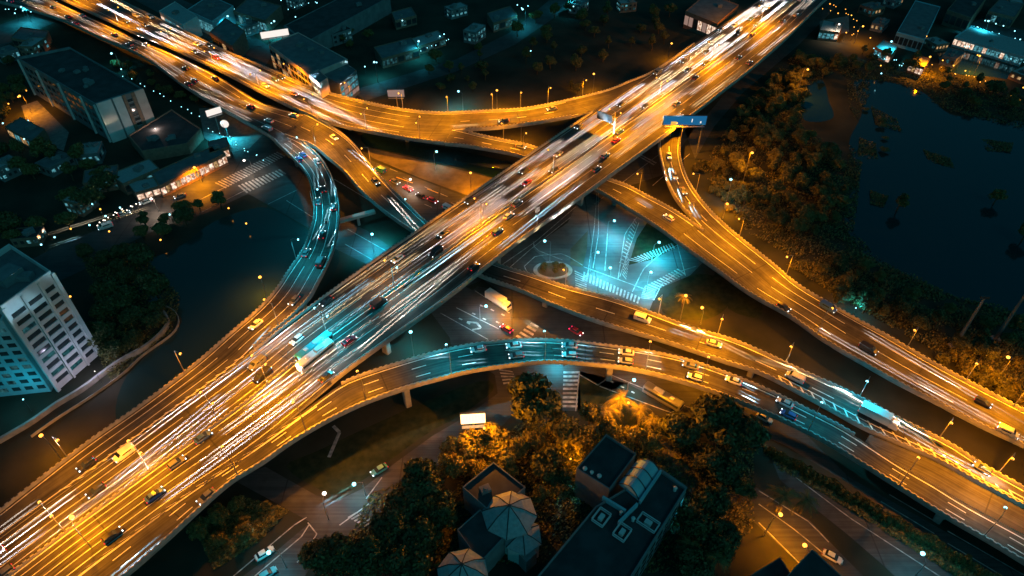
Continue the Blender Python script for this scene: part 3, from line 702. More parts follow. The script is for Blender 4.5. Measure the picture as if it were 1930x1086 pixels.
def globe(px, py, z, h, kind, label, r=.32, base=None, cat='street lamp'):
    p = base or at(px, py, z); t = thing('post_lamp', label, cat, p, 0, 'small post lamps')
    b = MB(); b.tube([(0, 0, -.1), (0, 0, .6), (0, 0, h - r)], [.10, .06, .05], 6); b.build('pole', M['dark_metal'], t)
    b = MB(); b.ball((0, 0, h), r, nu=10, nv=6)
    b.build('globe', M['sodium' if 'sod' in kind else ('led' if 'teal' in kind else 'white_led')], t)
    if LD.get(kind):
        lo = bpy.data.objects.new('lamp_light', LD[kind]); link(lo, t); lo.location = (0, 0, h + r + .25)
    return t
def road_mast(key, px, py, z, f, kinds, label, h=9.5, both=False, flip=False):
    r = ROADS[key]; x = r.sd(px, py, z); d = r.dir(x, f); a = math.atan2(d.y, d.x)
    p = r.pos(x, f)
    if both: arms = [a + math.pi / 2, a - math.pi / 2]
    else: arms = [a + (math.pi / 2 if (f > .5) != flip else -math.pi / 2)]
    if key == 'ramp': kinds = tuple(k + '_wide' if k and k.startswith('sod') else k for k in kinds)
    return mast(p, h, arms, kinds, label)
for px, py, kk, nm in ((150, 1025, ('sod_dim', 'sod_dim'), 'nearest the lower left corner'), (300, 912, ('sod_dim', 'sod'), 'beside the striped gore at lower left'),
                       (430, 812, ('sod_dim', None), 'level with the loop ramp merge'), (525, 742, ('sod', 'sod'), 'just below the two buses'),
                       (640, 655, ('teal', 'teal'), 'right beside the two buses'), (770, 556, ('sod_dim', 'teal'), 'over the blue lit middle stretch'),
                       (930, 436, ('sod', 'sod_bright'), 'just above the middle crossing road'), (1060, 338, ('sod', 'sod_dim'), 'over the canal'),
                       (1165, 258, ('sod_bright', 'sod_bright_wide'), 'next to the overhead sign'), (1250, 192, ('sod_bright', 'sod_bright_wide'), 'where the curved slip road merges'),
                       (1345, 122, ('sod_bright', 'sod_bright_wide'), 'on the upper right stretch'), (1440, 50, ('sod_bright', 'sod_bright_wide'), 'near the upper frame edge')):
    road_mast('main', px, py, 12, .485, kk, 'twin armed lamp on the main highway median, ' + nm, both=True)
for key, px, py, z, f, kk, nm, fl in (
        ('south', 440, 880, 12, .97, 'sod_dim', 'edge of the bow shaped ramp at its lower left start', False),
        ('south', 560, 805, 12, .97, 'sod', 'edge of the bow shaped ramp opposite the bus', False),
        ('south', 680, 745, 12, .97, 'sod', 'edge of the bow shaped ramp below the teal bridge lamp', False),
        ('south', 850, 690, 11.5, .97, 'teal', 'lower edge of the bow shaped ramp, blue lit part', False),
        ('south', 1020, 665, 10.2, .97, 'teal', 'crown of the bow shaped ramp above the zebra crossing', False),
        ('south', 1215, 690, 8.6, .97, 'sod', 'bow shaped ramp where it turns orange', False),
        ('south', 1330, 715, 7.6, .97, 'sod', 'bow shaped ramp above the dark round tree', False),
        ('south', 1530, 805, 6, .97, 'teal_dim', 'bow shaped ramp on its dark right stretch', False),
        ('south', 1700, 900, 6, .97, 'sod_dim', 'lower right edge beside the underpass road', False),
        ('south', 1860, 1000, 6, .97, 'teal_dim', 'lower right edge near the frame border', False),
        ('cross', 1060, 555, 6, .03, 'sod', 'middle crossing road behind the truck', False),
        ('cross', 1230, 612, 6, .03, 'sod', 'middle crossing road beside the planted mound', False),
        ('cross', 1340, 645, 6, .03, 'sod_bright', 'middle crossing road where it glows brightest', False),
        ('cross', 1480, 700, 6, .03, 'sod_dim', 'crossing road before the white chevrons', False),
        ('cross', 1600, 765, 6, .03, 'teal', 'crossing road above the white chevrons', False),
        ('cross', 1760, 845, 6, .03, 'sod', 'crossing road beside the fork at right', False),
        ('cross', 1880, 915, 6, .03, 'sod_bright', 'crossing road near the right frame edge', False),
        ('cross', 610, 270, 8, .97, 'sod_bright', 'upper end of the crossing road by the gore', False),
        ('cross', 690, 320, 7.8, .03, 'sod_bright', 'crossing road above the red car street', False),
        ('cross', 775, 415, 6, .97, 'teal_dim', 'crossing road just before it dips under the highway', False),
        ('loop', 560, 300, 8.6, .97, 'teal', 'loop ramp at its top beside the zebra crossings', False),
        ('loop', 614, 400, 9, .97, 'teal', 'outer side of the loop ramp bend', False),
        ('loop', 590, 500, 10, .97, 'teal', 'outer side of the loop ramp where blue cars pass', False),
        ('loop', 500, 605, 11, .03, 'sod', 'inner side of the loop ramp near the highway', False),
        ('loop', 370, 725, 12, .97, 'sod_dim', 'pond side of the loop ramp facing the tall block', False),
        ('loop', 150, 890, 12, .97, 'sod_dim', 'pond side of the loop ramp at far lower left', False),
        ('ramp', 1262, 270, 6, .03, 'sod_bright', 'curved right ramp below the blue billboard', False),
        ('ramp', 1290, 370, 6, .03, 'sod', 'curved right ramp bend beside the wood', False),
        ('far', 1370, 460, 6, .03, 'sod_bright', 'far right road at the joining point', False),
        ('far', 1460, 540, 6, .03, 'sod_bright', 'far right road, brightest stretch', False),
        ('far', 1570, 610, 6, .97, 'sod_dim', 'far right road above the sunken ground', False),
        ('far', 1690, 690, 6, .03, 'sod_dim', 'far right road facing the floodlight masts', False),
        ('far', 1800, 745, 6, .03, 'sod', 'far right road beside the orange bushes', False),
        ('far', 1900, 795, 6, .03, 'sod_bright', 'far right road at the frame edge', False),
        ('east', 1180, 372, 6, .03, 'sod', 'straight road above the lit junction, highway end', False),
        ('east', 1270, 430, 6, .03, 'sod', 'straight road above the lit junction, ramp end', False),
        ('east', 940, 275, 7.4, .03, 'sod', 'lower branch just before it slips under the highway', False),
        ('east', 990, 292, 6.6, .97, 'sod', 'lower branch at the highway edge', False),
        ('merge', 930, 215, 9, .03, 'sod_bright', 'upper side of the curved slip road', False),
        ('merge', 985, 210, 10, .03, 'sod_bright', 'middle of the curved slip road', False),
        ('merge', 1110, 185, 12, .03, 'sod_bright', 'slip road beside the main highway', False),
        ('north', 560, 150, 8, .03, 'sod_bright', 'upper left highway in front of the low office', False),
        ('north', 660, 190, 8, .03, 'sod_bright', 'upper left highway right of the glass office', False),
        ('north', 760, 210, 8, .03, 'sod_bright', 'upper left highway under the pale pink billboard', False),
        ('north', 840, 216, 8, .03, 'sod_bright', 'upper left highway where its branches part', False),
        ('merge', 1040, 205, 11, .03, 'sod_bright', 'upper side of the slip road nearing the highway', False)):
    road_mast(key, px, py, z, f, (kk,), 'single armed lamp on the ' + nm, flip=fl, h=9.0)
for px, py, kk, nm in ((150, 12, ('sod_bright', 'sod_bright'), 'at the upper left corner'), (235, 55, ('sod', 'sod_bright'), 'by the bright shops'),
                       (330, 96, ('sod_bright', 'sod_bright'), 'facing the long block'), (410, 134, ('sod_bright', 'sod_bright'), 'left of the round sign'),
                       (500, 180, ('sod_bright', 'sod_bright'), 'where the loop ramp parts'), (600, 224, ('sod_bright', None), 'behind the loop ramp'),
                       (700, 248, ('sod_bright', None), 'beside the low office block'), (800, 262, ('sod_bright', None), 'near the canal')):
    r = r_north; x = r.sd(px, py - 8, 8); d = r.dir(x, .5); a = math.atan2(d.y, d.x)
    mast(r.off(x, -.1), 9.0, [a + math.pi / 2, a - math.pi / 2], kk, 'twin armed lamp on the upper left highway divider, ' + nm)
# lamps on the ground that the photograph shows
for bx, by, h, ang, kk, nm in ((116, 866, 8.5, 150, 'sod_dim', 'orange lamp on the dark bank beside the lower left highway'), (214, 1082, 21, 120, 'sod', 'orange lamp rising past the lower left frame edge'),
        (505, 566, 8.0, 120, 'sod_dim', 'orange lamp at the pond beside the loop ramp'), (1258, 118, 9, 60, 'sod', 'orange lamp above the slip road under the red roofed mall'),
        (1117, 178, 9, 90, 'sod', 'orange lamp at the slip road in front of the round bush'), (937, 206, 8, 90, 'sod_dim', 'orange lamp left of the slip road beside the big blue lamp'),
        (982, 272, 8, 90, 'sod_dim', 'orange lamp between the two branches near the canal'), (888, 366, 8, 90, 'sod', 'orange lamp on the grass slope beside the highway'),
        (873, 212, 9.5, 150, 'teal_bright', 'very bright blue white lamp above the slip road'), (780, 672, 8, 100, 'teal', 'blue white lamp between highway and bow shaped ramp'),
        (1366, 392, 11, 80, 'teal_dim', 'tall pale lamp at the wood beside the right ramp'), (1362, 412, 5, 60, 'sod_dim', 'short orange lamp at the wood beside the right ramp'),
        (1282, 602, 8, 70, 'sod_dim', 'orange lamp beside the palm on the planted mound'), (1320, 612, 5, 90, 'sod_dim', 'short orange lamp right of the planted mound'),
        (1036, 495, 9, 180, 'teal_dim', 'slim lamp standing on the oval traffic island'), (1143, 452, 8, 0, 'teal_bright', 'blue white lamp over the lit junction, uppermost'),
        (1112, 512, 8, 0, 'teal_bright', 'blue white lamp at the left kerb of the lit junction'), (1228, 492, 7, 30, 'teal_bright', 'blue white lamp over the junction grass'),
        (1217, 552, 7, 60, 'teal_bright', 'blue white lamp over the curved slip lane of the junction'), (1148, 540, 6, 90, 'teal', 'blue white lamp near the zebra crossing of the junction'),
        (1715, 1098, 9, 90, 'teal_dim', 'blue white lamp beside the road at lower right'), (1440, 1010, 8, 20, 'sod_dim', 'orange lamp over the garden road at lower right'),
        (1505, 1078, 8, 100, 'sod_dim', 'orange lamp at the end of the garden road'), (705, 480, 7, 90, 'teal_bright', 'blue white lamp over the street beneath the highway'),
        (615, 436, 6, 270, 'teal', 'blue white lamp on the street under the loop ramp'), (905, 605, 6, 0, 'teal', 'blue white lamp among the arrows of the truck junction'),
        (965, 600, 7, 180, 'sod', 'orange lamp above the truck at the junction'), (1060, 690, 5, 200, 'teal', 'blue white lamp under the bow shaped ramp by the zebra crossing'),
        (1180, 745, 5, 30, 'teal_dim', 'blue white lamp beside the lane under the bow shaped ramp'), (820, 320, 7, 60, 'teal_dim', 'blue white lamp on the canal bank'),
        (770, 365, 5, 60, 'white', 'pinkish lamp over the red car street'), (1095, 365, 6, 0, 'teal', 'blue white lamp beneath the highway edge'),
        (430, 268, 8, 120, 'teal_bright', 'blue white lamp at the round sign'), (480, 335, 8, 200, 'white', 'pinkish lamp over the zebra crossings'),
        (380, 345, 8, 280, 'sod_bright', 'orange lamp outside the bright shop row'), (300, 400, 7, 280, 'white', 'pinkish lamp down the left street'),
        (620, 980, 8, 90, 'white_dim', 'pinkish lamp at the small junction at lower left'), (690, 935, 6, 200, 'teal_dim', 'faint blue lamp at the bend of the lower street'),
        (540, 1070, 8, 200, 'teal_dim', 'blue white lamp over the parked cars at lower left')):
    p = at(bx, by, 0); mast(p, h, [R(ang)], (kk,), nm, 'lamps standing at ground level', reach=1.6)

# ------------------------------------------------------------------ vehicles
HB = .75
KB = 60.0
def beam(name, col, length, width, energy):
    """headlights shaped into two even streaks, imitating light trails, that reach `length` metres down the lane"""
    d = bpy.data.lights.new(name, 'SPOT'); d.color = col; d.shadow_soft_size = 0.0
    near = 6.0 if length < 25 else 9.5; d.spot_size = R(2 * math.degrees(math.atan(1.08 / near))); d.spot_blend = 0.0
    d.use_nodes = True; n = d.node_tree; n.nodes.clear()
    o = n.nodes.new('ShaderNodeOutputLight'); e = n.nodes.new('ShaderNodeEmission'); n.links.new(e.outputs[0], o.inputs[0])
    tc = n.nodes.new('ShaderNodeTexCoord'); sp = n.nodes.new('ShaderNodeSeparateXYZ'); n.links.new(tc.outputs['Normal'], sp.inputs[0])
    def mth(op, a, b=None, c=None):
        m = n.nodes.new('ShaderNodeMath'); m.operation = op
        for i, v in enumerate((a, b, c)):
            if v is None: continue
            if isinstance(v, (int, float)): m.inputs[i].default_value = v
            else: n.links.new(v, m.inputs[i])
        return m.outputs[0]
    def ramp(v, a, b, c=0.0, dd=1.0):
        m = n.nodes.new('ShaderNodeMapRange'); m.interpolation_type = 'SMOOTHSTEP'
        m.inputs[1].default_value = a; m.inputs[2].default_value = b; m.inputs[3].default_value = c; m.inputs[4].default_value = dd
        n.links.new(v, m.inputs[0]); return m.outputs[0]
    y = mth('MAXIMUM', mth('ABSOLUTE', sp.outputs[1]), 1e-4)
    s = mth('ABSOLUTE', mth('MULTIPLY', mth('DIVIDE', sp.outputs[0], y), HB))
    dist = mth('MULTIPLY', mth('DIVIDE', mth('ABSOLUTE', sp.outputs[2]), y), HB)
    lat = ramp(mth('ABSOLUTE', mth('SUBTRACT', s, .60)), 0.0, width, 1.0, 0.0)
    u = mth('DIVIDE', dist, length)
    fall = mth('MULTIPLY', mth('POWER', mth('MINIMUM', u, 1.0), 3.0), mth('MULTIPLY', ramp(dist, near * .8, near * 1.3), ramp(u, .55, 1.0, 1.0, 0.0)))
    n.links.new(mth('MULTIPLY', mth('MULTIPLY', lat, fall), KB * (length / 60) ** 1.5), e.inputs[1])
    d.energy = energy * 4 * math.pi * length ** 1.5 * 60 ** 1.5 / HB / KB
    return d
BE = 34.0
BEAM = {}
for cn, c in dict(white=(1.0, .86, .76), cool=(.36, .78, 1.0), warm=(1.0, .70, .36), lilac=(.90, .90, 1.0)).items():
    for ln, L in dict(long=60, mid=30, bend=22, short=15).items():
        BEAM[cn + '_' + ln] = beam('headlight_beam', c, L, .36, BE)
        if ln == 'long': BEAM[cn + '_far'] = beam('headlight_beam', c, 62, .36, BE * 1.7); BEAM[cn + '_near'] = beam('headlight_beam', c, 62, .36, BE)

def loft(mb, secs, mi=0):
    n = len(secs[0]); vs = [p for s in secs for p in s]; fs = []
    for i in range(len(secs) - 1):
        for k in range(n): fs.append((i * n + k, i * n + (k + 1) % n, (i + 1) * n + (k + 1) % n, (i + 1) * n + k))
    fs += [tuple(range(n - 1, -1, -1)), tuple((len(secs) - 1) * n + k for k in range(n))]
    mb.raw(vs, fs, mi)
def sec(x, w, zb, zt, r=.14): return [(x, -w, zb + r), (x, -w + r * .6, zb), (x, w - r * .6, zb), (x, w, zb + r), (x, w, zt - r), (x, w - r, zt), (x, -w + r, zt), (x, -w, zt - r)]
VM = {}
def vmesh(key, fn, mats):
    if key not in VM:
        b = MB(); fn(b); VM[key] = b.mesh(key.split('|')[0], mats)
    return VM[key]
def vehicle(kind, colour, label, group, mat4, lit=True, brake=False):
    t = bpy.data.objects.new({'saloon': 'saloon_car', 'hatch': 'hatchback_car', 'van': 'van', 'bus': 'bus', 'lorry': 'lorry'}[kind], None); COL.objects.link(t)
    t.matrix_world = mat4; tag(t, label, {'saloon': 'car', 'hatch': 'car', 'van': 'van', 'bus': 'bus', 'lorry': 'lorry'}[kind], group)
    pm = CAR_PAINT[colour]
    def part(nm, key, fn, m, parent=t):
        return link(bpy.data.objects.new(nm, vmesh(nm + '|' + key, fn, [m])), parent)
    if kind in ('saloon', 'hatch'):
        back = -2.2 if kind == 'saloon' else -1.95
        def body(b): loft(b, [sec(back, .72, .32, .78), sec(back + .15, .84, .22, .90), sec(back + .6, .88, .20, .96), sec(-.6, .90, .18, .92), sec(.9, .89, .18, .90), sec(1.6, .86, .20, .80), sec(2.05, .78, .22, .70), sec(2.2, .66, .30, .62)])
        cb, ct = (-1.75, -1.15) if kind == 'saloon' else (-1.88, -1.55)
        def glass(b):
            b.raw([(cb, -.76, .90), (1.05, -.78, .88), (1.05, .78, .88), (cb, .76, .90), (ct, -.58, 1.40), (.22, -.60, 1.41), (.22, .60, 1.41), (ct, .58, 1.40)],
                  [(0, 3, 2, 1), (4, 5, 6, 7), (0, 1, 5, 4), (1, 2, 6, 5), (2, 3, 7, 6), (3, 0, 4, 7)])
        def roof(b): loft(b, [[(ct - .06, -.60, 1.36), (ct - .06, .60, 1.36), (ct - .06, .54, 1.43), (ct - .06, -.54, 1.43)], [(-.4, -.64, 1.38), (-.4, .64, 1.38), (-.4, .56, 1.49), (-.4, -.56, 1.49)], [(.28, -.62, 1.36), (.28, .62, 1.36), (.28, .55, 1.43), (.28, -.55, 1.43)]])
        part('body', kind + colour, body, pm); part('windows', kind, glass, M['glass']); part('roof', kind + colour, roof, pm)
        hx, hz, wy, wx, tx, tz = 2.02, .62, .66, (1.35, -1.35), back + .03, .72
        wr = .33
    elif kind == 'van':
        def body(b): loft(b, [sec(-2.5, .88, .30, 1.9), sec(-2.35, .95, .25, 2.05), sec(.9, .96, .25, 2.08), sec(1.5, .95, .25, 1.45), sec(2.3, .90, .25, 1.05), sec(2.5, .80, .32, .9)])
        def glass(b): b.raw([(1.0, -.86, 2.0), (1.0, .86, 2.0), (1.62, .86, 1.42), (1.62, -.86, 1.42)], [(0, 1, 2, 3), (3, 2, 1, 0)]); b.box((-.4, .955, 1.6), (2.2, .04, .42)); b.box((-.4, -.955, 1.6), (2.2, .04, .42))
        part('body', kind + colour, body, pm); part('windows', kind, glass, M['glass'])
        hx, hz, wy, wx, tx, tz, wr = 2.36, .80, .72, (1.55, -1.55), -2.48, 1.0, .36
    elif kind == 'bus':
        def body(b): loft(b, [sec(-5.8, 1.18, .4, 2.95, .2), sec(-5.6, 1.25, .35, 3.1, .25), sec(5.4, 1.25, .35, 3.1, .25), sec(5.8, 1.16, .4, 2.9, .25)])
        def glass(b):
            for s in (-1, 1): b.box((-.1, s * 1.255, 2.05), (10.6, .05, .85))
            b.box((5.72, 0, 2.0), (.2, 2.0, 1.1))
        def ac(b): b.box((-1.5, 0, 3.22), (3.0, 1.5, .28), taper=.88); b.box((2.6, 0, 3.18), (1.2, 1.2, .2), taper=.85)
        part('body', kind + colour, body, pm); part('windows', kind, glass, M['glass']); part('roof_unit', kind, ac, M['white_wall'])
        hx, hz, wy, wx, tx, tz, wr = 5.72, .85, .92, (3.6, -3.4), -5.76, 1.0, .48
    else:
        def body(b): loft(b, [sec(2.6, 1.15, .45, 2.5, .15), sec(3.0, 1.2, .4, 2.75, .2), sec(4.2, 1.2, .4, 2.6, .25), sec(4.75, 1.1, .45, 1.5, .2)])
        def cargo(b): b.box((-1.2, 0, 2.05), (7.4, 2.44, 2.5)); b.box((-1.2, 0, .68), (7.6, 1.2, .24))
        def glass(b): b.raw([(4.28, -1.0, 2.42), (4.28, 1.0, 2.42), (4.72, 1.0, 1.62), (4.72, -1.0, 1.62)], [(0, 1, 2, 3), (3, 2, 1, 0)])
        part('cab', kind + colour, body, pm); part('cargo_box', kind + colour, cargo, CAR_PAINT['white']); part('windshield', kind, glass, M['glass'])
        hx, hz, wy, wx, tx, tz, wr = 4.62, .85, .88, (3.6, -2.6, -3.9), -4.92, .9, .5
    def wheel(b): b.cyl((0, -.12, 0), (0, .12, 0), wr, n=12)
    for x in wx:
        for s in (-1, 1):
            o = part('wheel', kind, wheel, M['tyre']); o.location = (x, s * (wy + .10), wr)
    def hl(b): b.box((0, 0, 0), (.26, .36, .20), taper=.7)
    for s in (-1, 1):
        o = part('headlight', 'on' if lit else 'off', hl, M['headlight' if lit else 'glass']); o.location = (hx, s * wy, hz + .05)
        o = part('tail_light', ('hot' if brake else 'on') if lit else 'off', hl, M['tail_hot' if brake else 'tail'] if lit else CAR_PAINT['red']); o.location = (tx, s * wy, tz); o.rotation_euler.z = math.pi
    if lit and lit is not True:
        lo = bpy.data.objects.new('headlight_beam', BEAM[lit]); link(lo, t); lo.location = (hx + .25, 0, HB); lo.rotation_euler = (R(90), 0, R(-90))
    return t
def frame_at(p, d):
    d = d.normalized(); y = Vector((0, 0, 1)).cross(d).normalized(); z = d.cross(y)
    m = Matrix((d, y, z)).transposed().to_4x4(); m.translation = p; return m
rv = random.Random(5); TAKEN = []
KINDS = ['saloon', 'saloon', 'saloon', 'hatch', 'hatch', 'van']
COLS = ['white', 'silver', 'grey', 'grey', 'black', 'black', 'black', 'blue', 'red']
NAMES = dict(saloon='saloon', hatch='hatchback', van='van')
def traffic(key, road_label, lanes, x0, x1, gap, jit, length, end, cool=None, skip=()):
    r = ROADS[key]
    for f, sgn, lane in lanes:
        xs = []; x = x0 + rv.random() * gap
        while x < x1: xs.append(x); x += gap + (rv.random() - .5) * 2 * jit
        cnt = 0
        for x in xs:
            if any(abs(x - sx) < 13 and abs(f - sf) < .06 for sx, sf in skip): continue
            k, c = rv.choice(KINDS), rv.choice(COLS); p = r.pos(x, f, .035); d = r.dir(x, f) * sgn
            if any((p - q).length < 6.5 and (abs(d.dot(q - p)) > 2.4 or (q - p).cross(d).length < 2.3) for q in TAKEN): continue
            TAKEN.append(p)
            tone = 'cool' if cool and cool[0] < x < cool[1] else rv.choice(['white', 'white', 'white', 'lilac', 'warm'])
            lab = '%s %s, %s from %s in %s, %s' % (c, NAMES[k], ORD[cnt], end, lane, road_label)
            vehicle(k, c, lab, 'cars driving on the elevated roads', frame_at(p, d), lit=tone + '_' + (length if key != 'main' else 'far' if sgn > 0 else 'near')); cnt += 1
xb = r_main.sd(618, 682, 12)
traffic('main', 'main highway', [(.085, -1, 'left shoulder lane'), (.18, -1, 'outer left lane'), (.27, -1, 'second left lane'), (.357, -1, 'third left lane'), (.435, -1, 'inner left lane'),
        (.54, 1, 'inner right lane'), (.62, 1, 'second right lane'), (.71, 1, 'third right lane'), (.80, 1, 'outer right lane'), (.90, 1, 'right shoulder lane')],
        2, Lr['main'] - 4, 61, 7, 'long', 'lower left', (r_main.sd(690, 610, 12), r_main.sd(880, 470, 12)), skip=((xb, .54), (xb - 14, .62)))
traffic('north', 'upper left highway', [(.12, 1, 'uppermost lane'), (.32, 1, 'second lane'), (.52, 1, 'third lane'), (.72, 1, 'fourth lane')], 4, Lr['north'] - 50, 62, 6, 'long', 'top left')
traffic('west', 'highway by long block', [(.15, -1, 'divider lane'), (.38, -1, 'second lane'), (.62, -1, 'third lane'), (.86, -1, 'outer lane')], 4, Lr['west'] - 6, 62, 6, 'long', 'top left')
traffic('merge', 'curved slip road', [(.35, -1, 'upper lane'), (.68, -1, 'lower lane')], 8, r_merge.sd(1080, 208, 11.5), 36, 5, 'mid', 'left')
traffic('east', 'branch before main highway', [(.3, 1, 'upper lane')], 4, 45, 38, 3, 'mid', 'left')
traffic('loop', 'left loop ramp', [(.22, -1, 'inner lane'), (.52, -1, 'middle lane'), (.82, -1, 'outer lane')], 6, r_loop.sd(590, 500, 10), 31, 3, 'bend', 'top', cool=(0, 400))
traffic('loop', 'straight end of loop ramp', [(.30, 1, 'inner lane'), (.60, 1, 'middle lane')], r_loop.sd(560, 555, 10.5), Lr['loop'] - 8, 62, 6, 'long', 'bend', cool=(0, r_loop.sd(300, 790, 12)))
traffic('cross', 'upper end of crossing road', [(.3, 1, 'upper lane')], 10, r_cross.sd(760, 400, 6.5), 36, 3, 'mid', 'start')
traffic('cross', 'right end of crossing road', [(.25, -1, 'upper lane'), (.52, -1, 'middle lane')], r_cross.sd(1490, 710, 6), Lr['cross'] - 5, 62, 6, 'long', 'highway', cool=(r_cross.sd(1520, 720, 6), r_cross.sd(1720, 830, 6)))
traffic('far', 'far right road', [(.16, 1, 'pond side lane'), (.38, 1, 'second lane'), (.62, 1, 'third lane'), (.88, 1, 'near lane')], r_far.sd(1480, 550, 6), Lr['far'] - 5, 62, 6, 'long', 'joint')
traffic('south', 'lower left bow ramp', [(.45, -1, 'upper lane'), (.80, -1, 'lower lane')], 6, r_south.sd(480, 870, 12), 58, 5, 'long', 'corner', cool=(0, 70))
traffic('south', 'lower right bow ramp', [(.25, 1, 'upper lane'), (.75, 1, 'lower lane')], r_south.sd(1740, 930, 6), Lr['south'] - 5, 42, 4, 'mid', 'pier')
def one(key, px, py, z, f, sgn, kind, colour, label, lit, brake=False):
    r = ROADS[key]; x = r.sd(px, py, z); vehicle(kind, colour, label, 'cars driving on the elevated roads', frame_at(r.pos(x, f, .035), r.dir(x, f) * sgn), lit, brake)
one('main', 618, 682, 12, .54, -1, 'bus', 'teal', 'teal single decker bus beside the median, in front of the bow shaped ramp gore', 'cool_short')
one('main', 612, 688, 12, .635, -1, 'bus', 'white', 'white single decker bus in the lane right of the teal bus', 'cool_short')
for px, py, f, c, nm in ((1268, 296, .55, 'white', 'uppermost of three cars with blue headlights on the right ramp'), (1281, 335, .55, 'silver', 'middle of three cars with blue headlights on the right ramp'), (1291, 362, .5, 'grey', 'lowest of three cars with blue headlights on the right ramp')):
    one('ramp', px, py, 6, f, 1, 'saloon', c, c + ' saloon, ' + nm, 'cool_short')
one('east', 1256, 416, 6, .42, -1, 'hatch', 'white', 'white hatchback alone on the straight road above the lit junction', 'cool_short')
one('cross', 1212, 604, 6, .4, 1, 'van', 'white', 'white van alone on the middle crossing road above the bow shaped ramp', 'lilac_short')
one('cross', 1342, 640, 6, .45, 1, 'saloon', 'silver', 'silver saloon on the bright orange stretch of the middle crossing road', 'warm_mid')
for px, py, c1, c2, nm in ((905, 670, 'silver', 'white', 'on the blue lit left shoulder'), (975, 663, 'white', 'grey', 'left of the crown'), (1075, 665, 'silver', 'white', 'at the crown'), (1180, 675, 'white', 'silver', 'right of the crown'), (1302, 700, 'grey', 'white', 'on the orange stretch'), (1385, 730, 'white', 'silver', 'where the orange light ends'), (1476, 770, 'silver', 'blue', 'on the dark right stretch')):
    zz = 10.5 if px < 1000 else 9.5 if px < 1100 else 8.8 if px < 1200 else 8 if px < 1310 else 7.3 if px < 1400 else 6.5
    one('south', px, py, zz, .25, -1, 'saloon', c1, c1 + ' saloon, upper of a pair on the bow ramp ' + nm, 'cool_short')
    if px != 905 and px != 1385: one('south', px + 4, py + 14, zz, .68, -1, 'hatch', c2, c2 + ' hatchback, lower of a pair on the bow ramp ' + nm, 'cool_short')
one('cross', 1665, 792, 6, .45, 1, 'lorry', 'white', 'white lorry beside the painted chevrons on the right stretch of the crossing road', 'white_mid')
def ground_car(px, py, ang, kind, colour, label, lit=True, brake=False, z=.10):
    p = at(px, py, z); vehicle(kind, colour, label, 'vehicles on the ground level streets', frame_at(p, Vector((math.cos(R(ang)), math.sin(R(ang)), 0))), lit, brake)
ground_car(770, 358, -40, 'saloon', 'red', 'red saloon with glowing brake lights, upper of two on the street by the canal', True, True)
ground_car(816, 380, -40, 'saloon', 'red', 'red saloon with glowing brake lights, lower of two on the street by the canal', True, True)
ground_car(745, 345, -40, 'hatch', 'grey', 'grey hatchback behind the two red saloons on the street by the canal', True, True)
ground_car(793, 371, 140, 'saloon', 'black', 'black saloon between the two red saloons on the street by the canal', True)
ground_car(846, 396, -40, 'van', 'white', 'white van nearest the highway on the street by the canal', True, True)
ground_car(718, 323, 140, 'van', 'teal', 'teal van with bright headlights beside the crossing road parapet', 'cool_short')
ground_car(940, 573, -42, 'lorry', 'white', 'white lorry lit orange at the ground level junction', 'warm_short')
ground_car(1086, 627, -42, 'saloon', 'red', 'red saloon waiting between two elevated roads at the junction', True, True)
ground_car(955, 622, 140, 'hatch', 'red', 'red hatchback waiting behind the lorry at the junction', True, True)
ground_car(715, 888, 218, 'saloon', 'teal', 'dark teal saloon driving along the lower street towards the small junction', 'cool_short')
ground_car(500, 1045, 38, 'saloon', 'white', 'white saloon parked in the lower left parking bay', False)
ground_car(505, 1084, 38, 'hatch', 'teal', 'teal hatchback parked at the lower frame edge', False)
ground_car(1568, 1052, -35, 'saloon', 'white', 'white saloon parked beside the dark roofed house at lower right', False)
ground_car(1248, 755, -40, 'bus', 'grey', 'grey bus parked in the lane under the bow shaped ramp', False)
ground_car(1440, 790, -40, 'saloon', 'silver', 'silver saloon parked under the right side of the bow shaped ramp', False)
ground_car(275, 383, 215, 'saloon', 'white', 'white saloon on the left street near the shops', 'white_mid')
ground_car(235, 405, 35, 'hatch', 'silver', 'silver hatchback on the left street', True)
ground_car(200, 430, 215, 'van', 'white', 'white van on the left street', 'cool_short')
ground_car(318, 352, 35, 'hatch', 'blue', 'blue hatchback parked at the bright shop row', True)
ground_car(340, 372, 215, 'saloon', 'grey', 'grey saloon heading down the left street', 'warm_mid')

# ------------------------------------------------------------------ buildings
WIN = {}
def win_mesh(wd, ht, m, depth=.10):
    k = (round(wd, 2), round(ht, 2), m)
    if k not in WIN:
        b = MB(); b.box((0, 0, 0), (wd, depth, ht)); WIN[k] = b.mesh('window', M[m])
    return WIN[k]
def facade(t, p, q, z0, z1, floors, cols, wd=.62, ht=.52, mats=('glass',), sill=None, rnd=None, off=.03):
    """windows on the wall from p to q (outside on the right hand going p -> q)"""
    d = (q - p); d.z = 0; L = d.length; d.normalize(); nn = Vector((d.y, -d.x, 0)); ang = math.atan2(d.y, d.x)
    fh = (z1 - z0) / floors; cw = L / cols; rnd = rnd or random
    for i in range(floors):
        for j in range(cols):
            m = rnd.choice(mats); me = win_mesh(cw * wd, fh * ht, m)
            o = link(bpy.data.objects.new('window', me), t); c = p + d * (cw * (j + .5)) + nn * off
            o.location = (c.x, c.y, z0 + fh * (i + .5)); o.rotation_euler.z = ang
            if sill:
                k = ('sill', round(cw, 2))
                if k not in WIN:
                    b = MB(); b.box((0, -.12, 0), (cw * wd + .3, .3, .14)); WIN[k] = b.mesh('sill', M[sill])
                s = link(bpy.data.objects.new('sill', WIN[k]), o); s.location = (0, 0, -fh * ht / 2 - .09)
